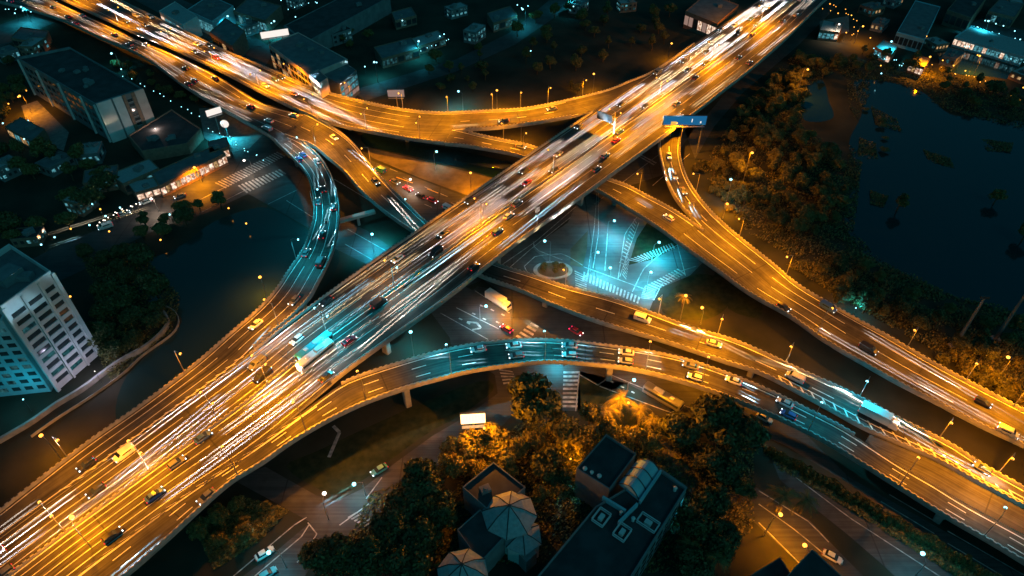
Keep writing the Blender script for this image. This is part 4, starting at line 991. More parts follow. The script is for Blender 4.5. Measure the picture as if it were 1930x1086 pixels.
def block(name, label, foot, z1, wall='grey_wall', roof='dark_roof', cat='building', par=.7, group=None, units=0, z0=-.2):
    c = sum(foot, Vector((0, 0, 0))) / len(foot); base = Vector((c.x, c.y, 0))
    t = thing(name, label, cat, base, 0, group); P = [Vector((p.x - base.x, p.y - base.y, 0)) for p in foot]
    a = sum(P[i].x * P[(i + 1) % len(P)].y - P[(i + 1) % len(P)].x * P[i].y for i in range(len(P)))
    if a < 0: P = P[::-1]
    b = MB(); b.prism([(p.x, p.y) for p in P], z0, z1); b.build('wall', M[wall], t)
    b = MB(); b.prism([(p.x * .985, p.y * .985) for p in P], z1 + .003, z1 + .06); b.build('roof', M[roof], t)
    if par:
        b = MB(); n = len(P); O = [p * 1.004 for p in P]; I = [p * .965 for p in P]; vs = []
        for q, z in ((O, z1 - .3), (O, z1 + par), (I, z1 + par), (I, z1 + .03)): vs += [(p.x, p.y, z) for p in q]
        fs = [(k * n + i, k * n + (i + 1) % n, (k + 1) * n + (i + 1) % n, (k + 1) * n + i) for k in range(3) for i in range(n)]
        b.raw(vs, fs); b.build('roof_parapet', M[wall], t)
    rr = random.Random(label)
    for k in range(units):
        u, v = rr.uniform(.22, .78), rr.uniform(.22, .78)
        q = P[0].lerp(P[1], u).lerp(P[-1].lerp(P[2 if len(P) > 3 else 1], u), v)
        b = MB(); s = rr.uniform(1.2, 2.6); b.box((q.x, q.y, z1 + .06 + s * .3), (s * 1.3, s, s * .6), rr.uniform(0, 1.5)); b.cyl((q.x, q.y, z1 + s * .6), (q.x, q.y, z1 + s * .6 + .35), s * .3, n=10)
        b.build('roof_unit', M['grey_wall'], t)
    t['_p'] = 0; del t['_p']
    return t, P
def px(*pts, z=0): return [at(p[0], p[1], z) for p in pts]

# tall pale block at the left edge
A, B = at(110, 736), at(188, 668); Cc = at(22, 468, 31); Cc.z = 0; Dd = A + (Cc - B)
t, P = block('apartment_block', 'tall pale apartment block with rows of dark windows at the left edge', [A, B, Cc, Dd], 31, 'white_wall', 'grey_roof', par=1.6, units=3)
o = t.location; a, b_ = A - o, B - o
u = (b_ - a).normalized(); wdt = (b_ - a).length
facade(t, a + u * .6, a + u * (wdt * .34), 1.5, 29.5, 10, 1, .86, .46, ('glass', 'glass', 'glass', 'windim'), 'white_wall')
facade(t, a + u * (wdt * .38), a + u * (wdt * .68), 1.5, 29.5, 10, 1, .86, .46, ('glass', 'glass', 'glass', 'windim'), 'white_wall')
facade(t, a + u * (wdt * .73), a + u * (wdt * .95), 1.5, 29.5, 10, 1, .80, .46, ('glass',), 'white_wall')
nn = Vector((u.y, -u.x, 0))
for f in (0.0, .36, .705, 1.0):
    q = a + u * (wdt * f) + nn * .25; mb = MB(); mb.box((q.x, q.y, 15.8), (.55 if 0 < f < 1 else 1.0, .7, 31.8), math.atan2(u.y, u.x)); mb.build('wall_fin', M['white_wall'], t)
q = a.lerp(b_, .5) + (Cc - B).normalized() * 9; mb = MB(); mb.box((q.x, q.y, 32.4), (6, 5, 2.6), math.atan2(u.y, u.x)); mb.build('stair_head', M['grey_wall'], t)
A2, B2 = at(-40, 752), at(97, 738)
A2 = B2 + (A2 - B2).normalized() * 26
dv = (Cc - B).normalized(); back = Vector((.15, 1, 0)).normalized() * 13
t, P = block('apartment_wing', 'blue lit apartment wing with square windows in the bottom left of the pale block', [A2, B2, B2 + back * .8 + Vector((-3, 0, 0)), A2 + back], 27, 'teal_wall', 'grey_roof', par=1.2, units=2)
facade(t, A2 - t.location, B2 - t.location, 1.0, 26, 9, 8, .62, .50, ('glass', 'glass', 'glass', 'windim'), None)
# long block upper left
R4 = px((33, 112), (182, 200), (271, 171), (132, 92), z=17)
for p in R4: p.z = 0
t, P = block('office_block', 'long dark block with pale end wall beside the upper left highway', R4, 17, 'grey_wall', 'dark_roof', par=.9, units=7)
o = t.location; q = [p - o for p in R4]
facade(t, q[0], q[1], 2, 16, 4, 16, .70, .5, ('glass', 'glass', 'glass', 'winteal') if False else ('glass',), None)
for f in (.02, .27, .55, .82, .985):
    c = q[0].lerp(q[1], f); mb = MB(); d = (q[1] - q[0]).normalized(); nn = Vector((d.y, -d.x, 0)); c = c + nn * .3
    mb.box((c.x, c.y, 8.6), (.7, .9, 17.4), math.atan2(d.y, d.x)); mb.build('wall_fin', M['white_wall'], t)
d = (q[2] - q[1]).normalized(); nn = Vector((d.y, -d.x, 0)); LL = (q[2] - q[1]).length
for f0, f1, m in ((.0, .30, 'white_wall'), (.34, .52, 'white_wall'), (.54, .60, 'brown_wall'), (.72, .79, 'brown_wall'), (.80, 1.0, 'pink_wall')):
    c = q[1] + d * (LL * (f0 + f1) / 2) + nn * .22; mb = MB(); mb.box((c.x, c.y, 8.9), (LL * (f1 - f0), .5, 18.2), math.atan2(d.y, d.x)); mb.build('wall_panel', M[m], t)
facade(t, q[1] + d * LL * .605, q[1] + d * LL * .715, 3, 16, 6, 1, .9, .55, ('glass',), 'pink_wall', off=.15)
# low annexe in front of the long block
t, P = block('shop_annexe', 'low flat roofed annexe in front of the pale end wall', [v * 1 for v in px((250, 275), (330, 225), (385, 262), (360, 290), (275, 305))], 4.5, 'brown_wall', 'dark_roof', par=.5, units=4)
# shop row on the left street
def shop(label, pts, z, lit=True, wall='brown_wall', roof='grey_roof', cols=6, front=(0, 1), mats=('winshop', 'winshop', 'winwarm'), floors=1, name='shop_building', units=1, zz=(.4, .9)):
    Q = px(*pts, z=z)
    for p in Q: p.z = 0
    t, P = block(name, label, Q, z, wall, roof, par=.4, units=units)
    if lit: facade(t, Q[front[0]] - t.location, Q[front[1]] - t.location, z * zz[0] * .3, z * zz[1], floors, cols, .82, .7, mats, None)
    return t
shop('bright shop row with glowing fronts on the left street', [(300, 352), (425, 290), (405, 275), (285, 328)], 5, cols=14)
shop('teal lit shed roof behind the shops on the left street', [(232, 348), (300, 318), (282, 300), (205, 330)], 5, roof='pale_roof', mats=('winteal', 'glass'), cols=5)
shop('small brown building at the end of the bright shop row', [(395, 290), (430, 278), (428, 260), (392, 268)], 5, cols=3)
shop('pale roofed house among dark trees left of the shops', [(255, 365), (300, 352), (290, 335), (240, 345)], 4, roof='pale_roof', cols=3)
# office group above the upper left highway
t = shop('long low office block with lit corner above the upper left highway', [(506, 85), (585, 143), (655, 113), (562, 62)], 13, wall='pink_wall', cols=12, mats=('glass', 'glass', 'winwarm'), floors=3, units=3)
t = shop('glass fronted office with white lit storeys at the highway bend', [(640, 160), (672, 134), (640, 112), (600, 136)], 11, wall='grey_wall', cols=5, mats=('signpink', 'winteal'), floors=3, units=1)
shop('orange lit tower block stuck to the low office', [(583, 142), (602, 158), (618, 148), (600, 132)], 15, wall='pink_wall', cols=3, mats=('glass', 'winwarm'), floors=4)
# buildings of the far edge
for lab, pts, z, kw in (
        ('long dark station roof at the top edge left of centre', [(535, 50), (575, 82), (735, -5), (690, -28)], 9, dict(roof='dark_roof', wall='grey_wall', mats=('glass', 'glass', 'windim'), cols=14)),
        ('red roofed shopping hall beside the upper right highway', [(1292, 22), (1352, 46), (1392, 10), (1332, -12)], 9, dict(wall='brown_wall', roof='grey_roof', cols=7, mats=('winshop', 'glass', 'signpink'))),
        ('dim warehouse with courtyard at upper right', [(1690, 62), (1742, 76), (1772, 14), (1725, 2)], 7, dict(wall='teal_wall', roof='grey_roof', cols=6, mats=('glass',))),
        ('dark hall right of the dim warehouse', [(1785, 20), (1830, 35), (1860, -5), (1815, -15)], 8, dict(roof='dark_roof', cols=4, mats=('glass',))),
        ('teal lit market hall at the right pond', [(1800, 70), (1930, 108), (1945, 85), (1830, 50)], 5, dict(wall='teal_wall', roof='pale_roof', mats=('winteal', 'winteal', 'winshop'), cols=16)),
        ('orange lit pavilion on the pond shore at upper right', [(1715, 118), (1742, 128), (1752, 112), (1728, 104)], 5, dict(cols=4)),
        ('white lit kiosk on the pond shore at upper right', [(1650, 90), (1680, 105), (1692, 88), (1665, 76)], 5, dict(cols=4, mats=('winshop', 'winteal'), roof='pale_roof')),
        ('glowing canopy under the upper right end of the highway', [(1545, 58), (1582, 62), (1590, 45), (1552, 38)], 5, dict(cols=5, roof='pale_roof', mats=('winteal', 'winshop'))),
        ('white shopping arcade at the top edge by the left highway', [(300, 22), (345, 48), (372, 32), (330, 4)], 10, dict(wall='white_wall', roof='pale_roof', mats=('winshop', 'winteal'), cols=6)),
        ('teal glass hall behind the white arcade at top left', [(352, 20), (400, 42), (440, 12), (395, -8)], 9, dict(wall='teal_wall', mats=('winteal',), cols=7)),
        ('brown cinema block beside the glowing white sign at top left', [(395, 62), (438, 88), (462, 60), (425, 35)], 9, dict(wall='brown_wall', mats=('glass', 'winwarm'), cols=6)),
        ('terrace of small teal lit shops along the top left edge', [(440, 22), (500, 40), (530, 12), (470, -5)], 7, dict(mats=('winteal', 'glass'), cols=8)),
        ('narrow dark shed at the top left corner', [(20, 72), (80, 84), (92, 60), (40, 52)], 5, dict(mats=('winteal', 'glass'), cols=5)),
        ('low dark house at the left edge behind the trees', [(10, 240), (60, 268), (85, 245), (40, 222)], 5, dict(mats=('winteal', 'winwarm'), cols=4)),
        ('flat dark store at the top centre', [(720, 112), (790, 92), (775, 72), (705, 90)], 5, dict(mats=('glass', 'glass', 'windim'), cols=5)),
        ('pale filling station canopy at the top centre', [(780, 92), (840, 72), (825, 58), (768, 76)], 4, dict(roof='pale_roof', mats=('glass', 'glass', 'windim'), cols=5)),
        ('small shed beside the road at the top centre', [(745, 40), (785, 30), (775, 14), (738, 24)], 5, dict(mats=('glass', 'glass', 'windim'), cols=4)),
        ('square dark house beside the road at top right of centre', [(930, 45), (975, 30), (962, 12), (918, 26)], 5, dict(mats=('glass', 'glass', 'windim'), cols=4)),
        ('dark clubhouse between trees at the upper right corner', [(1862, 22), (1912, 34), (1930, 8), (1885, -2)], 6, dict(mats=('glass', 'winteal'), cols=5))):
    shop(lab, pts, z, **kw)

rh = random.Random(21)
HOUSES = [((18, 112), 'in the yard at the left frame edge below the corner shed'), ((70, 100), 'right behind the far corner of the long dark block'), ((20, 330), 'at the left frame edge below the low dark house'), ((110, 318), 'among the park trees left of the annexe'), ((175, 300), 'between annexe and park trees'),
    ((200, 350), 'left of the teal lit shed'), ((160, 395), 'beside the left street under trees'), ((60, 455), 'on the near side of the left street'), ((560, 12), 'at the top edge right of the shop terrace'), ((480, 60), 'beside the long white billboard'), ((640, 78), 'below the long dark station roof'),
    ((860, 30), 'at the top edge left of the blue lit road'), ((895, 75), 'at the curve of the road at top'), ((1090, 22), 'beside the blue lit road at the top edge'), ((1180, 20), 'in the dark park at the top'), ((1640, 25), 'right of the glowing canopy'), ((1655, 55), 'left of the dim warehouse'),
    ((1760, 90), 'between warehouse and market hall'), ((1905, 20), 'behind the market hall'), ((1930, 150), 'on the far shore at the right frame edge'), ((1790, 118), 'on the far shore next to the orange pavilion'), ((1680, 10), 'at the top edge beside the dim warehouse')]
for (hx_, hy_), where in HOUSES:
    c = at(hx_, hy_); w2, d2, a2, z2_ = rh.uniform(4, 7), rh.uniform(3, 5), rh.uniform(0, 1.5), rh.uniform(3.5, 6.5)
    Q = [c + Vector((math.cos(a2) * sx_ * w2 - math.sin(a2) * sy_ * d2, math.sin(a2) * sx_ * w2 + math.cos(a2) * sy_ * d2, 0)) for sx_, sy_ in ((-1, -1), (1, -1), (1, 1), (-1, 1))]
    t, P = block('house', 'small flat roofed house ' + where, Q, z2_, rh.choice(['grey_wall', 'brown_wall', 'grey_wall']), rh.choice(['dark_roof', 'grey_roof', 'pale_roof']), 'house', .35, units=2)
    warm = hx_ > 1600
    for e in range(4): facade(t, Q[e] - t.location, Q[(e + 1) % 4] - t.location, .8, z2_ - .3, 2 if z2_ > 5 else 1, 4 if e % 2 == 0 else 3, .5, .5, ('glass', 'windim', 'winwarm' if warm else 'winteal'), None, rh)
# houses at the bottom
def hip(name, label, centre, rad, n, z_eave, z_apex, wall, roof, rot=0.0, sx=1.0, cat='pavilion'):
    p = at(*centre, z_eave); p.z = 0; t = thing(name, label, cat, p, rot)
    ring = lambda r, z: [(r * sx * math.cos(2 * math.pi * (i + .5) / n), r * math.sin(2 * math.pi * (i + .5) / n), z) for i in range(n)]
    mb = MB(); mb.prism([(q[0], q[1]) for q in ring(rad * .88, 0)], -.2, z_eave); mb.build('wall', M[wall], t)
    mb = MB(); lo, mid = ring(rad, z_eave - .1), ring(rad * .55, z_eave + (z_apex - z_eave) * .62); lo2 = ring(rad, z_eave - .3)
    for i in range(n):
        j = (i + 1) % n
        mb.face([lo2[i], lo2[j], lo[j], lo[i]]); mb.face([lo[i], lo[j], mid[j], mid[i]]); mb.face([mid[i], mid[j], (0, 0, z_apex)])
    mb.face(lo2[::-1]); mb.build('roof', M[roof], t)
    mb = MB()
    for i in range(n): mb.tube([lo[i], mid[i], (0, 0, z_apex)], .12, 5)
    mb.build('ridge_tiles', M['dark_roof'], t)
    mb = MB(); mb.ball((0, 0, z_apex + .2), .3); mb.build('finial', M['dark_roof'], t)
    return t
def flat(lab, pts, z, **kw):
    Q = px(*pts, z=z)
    for p in Q: p.z = 0
    return block('house', lab, Q, z, kw.get('wall', 'grey_wall'), kw.get('roof', 'dark_roof'), 'house', kw.get('par', .5), units=kw.get('units', 0))
flat('dark flat roofed house behind the upper pale hipped pavilion', [(872, 920), (930, 873), (990, 920), (930, 972)], 9, units=1)
flat('dark flat roofed house between the two pale hipped pavilions', [(862, 1000), (905, 962), (952, 1012), (905, 1062)], 8)
hip('garden_pavilion', 'pale hipped roof pavilion right of the dark flat roofed house', (960, 968), 6.3, 8, 8.5, 12.0, 'white_wall', 'pale_roof', .3)
hip('garden_pavilion', 'small pale hipped annexe below the upper pavilion', (985, 1010), 4.6, 6, 6.5, 8.2, 'white_wall', 'pale_roof', .1)
hip('garden_pavilion', 'pale hipped pavilion cut by the bottom frame edge', (872, 1080), 5.6, 8, 8.5, 12.5, 'white_wall', 'pale_roof', .2)
flat('tiny pale shed beside the big dark roof at the bottom edge', [(978, 1045), (998, 1028), (1012, 1042), (992, 1060)], 5, roof='pale_roof', par=0)
Q = px((1243, 886), (1294, 922), (1180, 1105), (1000, 1105), (1122, 958), z=10.5)
for p in Q: p.z = 0
t, P = block('apartment_house', 'large dark flat roofed house with vaulted skylight at the bottom centre', Q, 10.5, 'grey_wall', 'dark_roof', 'house', .8)
o = t.location; e0, e1 = Q[1] - o, Q[2] - o
facade(t, e1, e0, 1, 9.5, 3, 8, .6, .5, ('glass',), None)
for cx_, cy_, w_, d_ in ((1133, 978, 3.6, 2.8), (1172, 1006, 3.4, 2.8), (1221, 988, 2.6, 4.4)):
    c = at(cx_, cy_, 10.5); c = c - o; mb = MB()
    for z in (10.85, 11.6):
        for sx_, sy_, lx, ly in ((0, -d_ / 2, w_, .22), (0, d_ / 2, w_, .22), (-w_ / 2, 0, .22, d_), (w_ / 2, 0, .22, d_)):
            cs, sn = math.cos(.9), math.sin(.9); mb.box((c.x + sx_ * cs - sy_ * sn, c.y + sx_ * sn + sy_ * cs, z), (lx, ly, .16), .9)
    mb.box((c.x, c.y, 11.1), (w_ * .45, d_ * .35, .9), .9); mb.build('cooling_unit', M['white_wall'], t)
for cx_, cy_, r_ in ((1102, 886, .6), (1115, 893, .5), (1129, 900, .6), (1193, 980, .5), (1170, 968, .4), (1272, 923, .5)):
    c = at(cx_, cy_, 10.9) - o; mb = MB(); mb.cyl((c.x, c.y, 10.5), (c.x, c.y, 11.5), r_ * .8, r_ * .6, 10); mb.ball((c.x, c.y, 11.6), r_, nu=10, nv=6, sz=.7); mb.build('roof_vent', M['white_wall'], t)
g0, g1, g2, g3 = [at(*q, 10.8) - o for q in ((1165, 912), (1200, 868), (1246, 892), (1206, 946))]
mb = MB(); N = 10; vs = []
for i in range(N + 1):
    tt = i / N; h = math.sin(math.pi * tt) * 2.6
    a_, b2 = g0.lerp(g3, tt), g1.lerp(g2, tt); vs += [(a_.x, a_.y, 10.7 + h), (b2.x, b2.y, 10.7 + h)]
fs = [(2 * i, 2 * i + 1, 2 * i + 3, 2 * i + 2) for i in range(N)] + [tuple(range(0, 2 * N + 1, 2)), tuple(range(2 * N + 1, 0, -2))]
mb.raw(vs, fs); mb.build('skylight', M['teal_wall'], t)
mb = MB()
for s in (0.0, .33, .66, 1.0):
    mb.tube([Vector((g0.lerp(g1, s).lerp(g3.lerp(g2, s), i / N).x, g0.lerp(g1, s).lerp(g3.lerp(g2, s), i / N).y, 10.8 + 2.6 * math.sin(math.pi * i / N))) for i in range(N + 1)], .14, 5)
mb.build('skylight_rib', M['dark_metal'], t)
for q0, q1 in (((1244, 893), (1205, 950)), ((1135, 942), (1178, 968)), ((1200, 955), (1165, 990))):
    a_, b2 = at(*q0, 10.5) - o, at(*q1, 10.5) - o; m_ = (a_ + b2) / 2; mb = MB(); mb.box((m_.x, m_.y, 11.2), ((b2 - a_).length, .5, 1.6), math.atan2((b2 - a_).y, (b2 - a_).x)); mb.build('roof_wall', M['teal_wall'], t)
flat('dark roofed wing behind the vaulted skylight', [(1086, 886), (1142, 822), (1198, 858), (1148, 925)], 11, wall='grey_wall', par=.8)
flat('dark pitched house at the bottom edge right of centre', [(1478, 1092), (1530, 1036), (1600, 1100), (1540, 1140)], 9, par=.3)
flat('small dark house beside the garden road at lower right', [(1415, 1085), (1470, 1052), (1495, 1090), (1440, 1130)], 6, par=.3)

# ------------------------------------------------------------------ signs and billboards
def board(label, p0, p1, z0, z1, screen, name='billboard', deep=.6, posts=(.25, .75), foot=0.0, extras=()):
    a, b = at(*p0, z0), at(*p1, z0); d = (b - a); L = d.length; m = (a + b) / 2; ang = math.atan2(d.y, d.x)
    t = thing(name, label, 'sign', (m.x, m.y, foot), ang)
    mb = MB(); mb.box((0, deep / 2, (z0 + z1) / 2 - foot), (L, deep, z1 - z0)); mb.build('cabinet', M['dark_metal'], t)
    mb = MB(); mb.box((0, -.06, (z0 + z1) / 2 - foot), (L * .96, .1, (z1 - z0) * .92)); f = mb.build('screen', M[screen], t)
    for x, z, w_, h_, m2 in extras:
        mb = MB(); mb.box((x * L, -.14, z0 - foot + z * (z1 - z0)), (w_ * L, .06, h_ * (z1 - z0))); mb.build('picture', M[m2], f)
    for q in posts:
        mb = MB(); mb.cyl(((q - .5) * L, deep / 2, -.2), ((q - .5) * L, deep / 2, z0 - foot), .28, .22, 10); mb.build('post', M['metal'], t)
    mb = MB(); mb.box((0, -.9, z0 - foot - .15), (L * .9, .9, .08)); mb.build('walkway', M['metal'], t)
    return t
board('wide blue lit billboard standing over the top of the right ramp', (1248, 236), (1331, 236), 13, 17.2, 'signblue', extras=((-.25, .22, .12, .36, 'signyellow'), (.16, .5, .02, .35, 'signwhite'), (.36, .32, .03, .2, 'signwhite'), (.38, .12, .12, .05, 'winteal')), posts=(.08, .92))
board('long glowing white billboard beside the upper left highway', (492, 74), (546, 66), 12, 15.5, 'signwhite')
board('small white lit sign on a pole near the zebra crossings', (390, 221), (419, 212), 8, 11, 'signwhite', posts=(.5,))
board('pale pink billboard on one pole above the highway bend', (731, 183), (763, 183), 9, 12.5, 'signpink', posts=(.5,))
board('warm lit white signboard above the glowing trees', (868, 800), (916, 797), 5, 9.2, 'signwarm', posts=(.5,), extras=tuple((-.36 + .12 * i, .55, .05, .4, 'signwhite') for i in range(7)))
p = at(432, 262, 0); t = thing('round_sign', 'round glowing white sign on a pole beside the upper left highway', 'sign', p)
mb = MB(); mb.cyl((0, 0, -.1), (0, 0, 6), .16, .12); mb.build('post', M['metal'], t)
mb = MB(); mb.cyl((0, .25, 7.2), (0, -.25, 7.2), 1.7, n=20); mb.build('lit_disc', M['signwhite'], t)
# overhead sign
r = r_main; x = r.sd(1190, 262, 12); d = r.dir(x, .5); p = r.off(x - 2, r.width(x) * .50)
t = thing('overhead_sign', 'dark overhead direction sign hanging above the main highway lanes', 'traffic sign', p, math.atan2(d.y, d.x) - math.pi / 2)
mb = MB(); mb.cyl((1.0, 0, -.1), (1.0, 0, 8.2), .3, .22, 10); mb.build('post', M['metal'], t)
mb = MB(); mb.tube([(1.0, 0, 7.6), (-6.5, 0, 8.0)], .16); mb.tube([(1.0, 0, 6.6), (-6.5, 0, 6.8)], .12); mb.build('arm', M['metal'], t)
mb = MB(); mb.box((-3.6, -.35, 7.2), (7.2, .3, 3.2)); mb.build('sign_panel', simple('sign_back', (.05, .06, .07), (.04, .05, .06), 1, .5), t)
p = r_main.off(r_main.sd(985, 410, 12), -.6)
t = thing('sign_post', 'slim sign post at the lower right edge of the main highway above the junction', 'traffic sign', p, .4)
mb = MB(); mb.cyl((0, 0, -.1), (0, 0, 8.5), .14, .10); mb.build('post', M['metal'], t)
mb = MB(); mb.box((0, 0, 7.2), (1.6, .12, 2.0)); mb.build('sign_panel', M['metal'], t)
# floodlight masts by the far right road
for bx, by, h, nm in ((1797, 655, 20, 'left'), (1875, 640, 22, 'right')):
    p = at(bx, by, 0); t = thing('floodlight_mast', 'tall pale unlit floodlight mast beyond the far right road, ' + nm + ' of two', 'mast', p, 0, 'floodlight masts')
    mb = MB(); mb.cyl((0, 0, 0), (0, 0, h), .62, .30, 12); mb.build('shaft', M['metal'], t)
    mb = MB(); mb.box((0, 0, h + .3), (2.6, .5, .9)); mb.build('lamp_bank', M['dark_metal'], t)
    mb = MB(); mb.box((0, 0, .25), (2.6, 2.6, .6)); mb.build('footing', M['concrete'], t)
# beam that ties the loop ramp to the crossing road
a, b = at(640, 414, 4.6), at(706, 396, 4.6); m_ = (a + b) / 2
t = thing('cross_beam', 'straight concrete beam tying the loop ramp to the crossing road', 'beam', (m_.x, m_.y, 0), math.atan2((b - a).y, (b - a).x))
mb = MB(); mb.box((0, 0, 4.0), ((b - a).length, 1.8, 1.1)); mb.build('beam', M['pink_wall'], t)
mb = MB(); mb.cyl((0, 0, -.1), (0, 0, 3.5), .55, n=10); mb.build('column', M['girder'], t)

# ------------------------------------------------------------------ trees
def crown(seed, rx, rz, n, leaf, clumps, flat_=.8):
    rr = random.Random(seed); mb = MB(); cl = []
    for i in range(clumps):
        th = rr.uniform(0, 6.283); ph = math.acos(rr.uniform(-.55, 1)); k = rr.uniform(.45, .82)
        cl.append((rx * k * math.sin(ph) * math.cos(th), rx * k * math.sin(ph) * math.sin(th), rz * k * math.cos(ph), rr.uniform(.30, .48) * rx))
    cl.append((0, 0, 0, rx * .6)); tot = sum(c[3] ** 2 for c in cl)
    for c in cl:
        for _ in range(int(n * c[3] ** 2 / tot)):
            v = Vector((rr.gauss(0, 1), rr.gauss(0, 1), rr.gauss(0, 1))).normalized()
            if v.z < -.3 and rr.random() < .6: v.z = -v.z
            p = Vector(c[:3]) + Vector((v.x, v.y, v.z * flat_)) * c[3] * rr.uniform(.72, 1.08)
            nrm = (v + Vector((rr.gauss(0, .55), rr.gauss(0, .55), rr.gauss(0, .55)))).normalized()
            a = nrm.orthogonal().normalized(); b = nrm.cross(a); an = rr.uniform(0, 6.283)
            a, b = a * math.cos(an) + b * math.sin(an), b * math.cos(an) - a * math.sin(an)
            s = leaf * rr.uniform(.6, 1.25)
            mb.face([p - a * s - b * s * .15, p - b * s * .55, p + a * s + b * s * .1, p + b * s * .55], mi=0 if rr.random() < .7 else 1)
    return mb
TREE_MESH = []
for i, (rx, rz, n, lf, cl, m1, m2) in enumerate(((3.6, 3.0, 2600, .40, 13, 'leaf_a', 'leaf_b'), (3.2, 3.4, 2400, .36, 16, 'leaf_b', 'leaf_a'), (4.2, 2.7, 3000, .42, 18, 'leaf_c', 'leaf_a'), (2.5, 3.3, 1900, .32, 12, 'leaf_a', 'leaf_c'))):
    cm = crown(100 + i, rx, rz, n, lf, cl).mesh('crown', [M[m1], M[m2]])
    rr = random.Random(i); mb = MB(); mb.tube([(0, 0, -.2), (.05, 0, 1.2), (.12, .08, 2.6), (.05, .1, 4.4)], [.34, .26, .20, .10], 7)
    for k in range(5):
        th = rr.uniform(0, 6.28); z = rr.uniform(2.0, 3.4); e = Vector((math.cos(th), math.sin(th), .9)) * rx * .55
        mb.tube([(.08, .05, z), (.08 + e.x * .5, .05 + e.y * .5, z + e.z * .55), (.08 + e.x, .05 + e.y, z + e.z)], [.12, .08, .03], 5)
    TREE_MESH.append((cm, mb.mesh('trunk', M['bark']), 4.6 if i != 2 else 4.3))
bush_m = [crown(200 + i, 1.9, 1.5, 900, .27, 9).mesh('foliage', [M[a_], M[b_]]) for i, (a_, b_) in enumerate((('leaf_a', 'leaf_c'), ('leaf_b', 'leaf_c')))]
rt = random.Random(77)
TREES = []
def tree(p, s, label, kind=None, group=None, name='leafy_tree'):
    k = rt.randrange(4) if kind is None else kind
    t = thing(name, label, 'tree', (p.x, p.y, 0), rt.uniform(0, 6.28), group); t.scale = (s * rt.uniform(.9, 1.12), s * rt.uniform(.9, 1.12), s * rt.uniform(.88, 1.15))
    cm, tm, z = TREE_MESH[k]; c = link(bpy.data.objects.new('crown', cm), t); c.location = (0, 0, z); link(bpy.data.objects.new('trunk', tm), t); TREES.append(t); return t
def bush(p, s, label, group=None, sz=1.0, z=0):
    o = bpy.data.objects.new('bush', rt.choice(bush_m)); COL.objects.link(o); o.location = (p.x, p.y, z + 1.0 * s); o.scale = (s, s, s * sz); o.rotation_euler.z = rt.uniform(0, 6.28)
    return tag(o, label, 'bush', group)
def inside(x, y, poly):
    c = False; j = len(poly) - 1
    for i in range(len(poly)):
        if (poly[i][1] > y) != (poly[j][1] > y) and x < (poly[j][0] - poly[i][0]) * (y - poly[i][1]) / (poly[j][1] - poly[i][1]) + poly[i][0]: c = not c
        j = i
    return c
def scatter(poly, n, gap):
    W = [at(p[0], p[1]) for p in poly]; pl = [(p.x, p.y) for p in W]; xs = [p[0] for p in pl]; ys = [p[1] for p in pl]; o = []; tries = 0
    while len(o) < n and tries < n * 80:
        tries += 1; x, y = rt.uniform(min(xs), max(xs)), rt.uniform(min(ys), max(ys))
        if inside(x, y, pl) and all((x - q.x) ** 2 + (y - q.y) ** 2 > gap * gap for q in o): o.append(Vector((x, y, 0)))
    return sorted(o, key=lambda q: q.x)
def wood(poly, n, gap, s0, s1, desc, group, kind=None, shared=False):
    for i, p in enumerate(scatter(poly, n, gap)):
        tree(p, rt.uniform(s0, s1), desc if shared else '%s tree from the left %s' % (ORD[min(i, len(ORD) - 1)], desc), kind, group)
wood([(1340, 330), (1400, 215), (1500, 110), (1590, 130), (1512, 165), (1505, 240), (1590, 330), (1590, 440), (1500, 470), (1420, 420)], 105, 4.3, .5, 1.1, 'dense bushy tree in the wood between right ramp and pond', 'trees of the wood beside the right ramp', shared=True)
wood([(1510, 520), (1600, 500), (1760, 575), (1920, 640), (1930, 720), (1800, 670), (1640, 590)], 20, 6, .55, 1.0, 'in the belt between far right road and pond', 'trees of the belt below the pond')
wood([(1560, 120), (1640, 95), (1800, 150), (1930, 190), (1930, 240), (1800, 200), (1700, 150), (1600, 150)], 20, 6.5, .6, 1.1, 'on the far shore of the big pond', 'trees on the far pond shore')
wood([(160, 480), (250, 470), (330, 560), (310, 620), (220, 690), (170, 640), (200, 560)], 17, 5.5, .7, 1.25, 'in the dark grove right of the pale block', 'trees of the dark grove', kind=2)
wood([(-20, 300), (100, 270), (190, 330), (230, 380), (130, 440), (0, 470)], 20, 6.5, .8, 1.3, 'in the dark park left of the shops', 'trees of the dark park')
wood([(250, 425), (400, 390), (430, 385), (390, 420), (280, 465)], 8, 5, .6, .95, 'in the strip between left street and pond', 'trees between street and pond')
wood([(20, 120), (60, 190), (30, 260), (-40, 200)], 8, 6, .7, 1.1, 'at the left edge beside the long dark block', 'trees beside the long block')
wood([(200, 115), (300, 150), (420, 220), (380, 215), (290, 175), (200, 130)], 9, 5.5, .55, .8, 'between long dark block and highway', 'trees under the upper left highway')
wood([(970, 60), (1060, 20), (1290, 30), (1260, 90), (1110, 130), (980, 150)], 26, 8, .7, 1.2, 'in the dark park at the top centre', 'trees of the dark park at the top')
wood([(760, 130), (930, 90), (960, 150), (900, 190), (800, 195)], 12, 7, .5, .9, 'behind the bright blue white lamp', 'trees behind the slip road')
wood([(560, 25), (700, 40), (740, 65), (660, 110)], 8, 8, .5, .9, 'on the dark plot behind the station roof', 'trees behind the station roof')
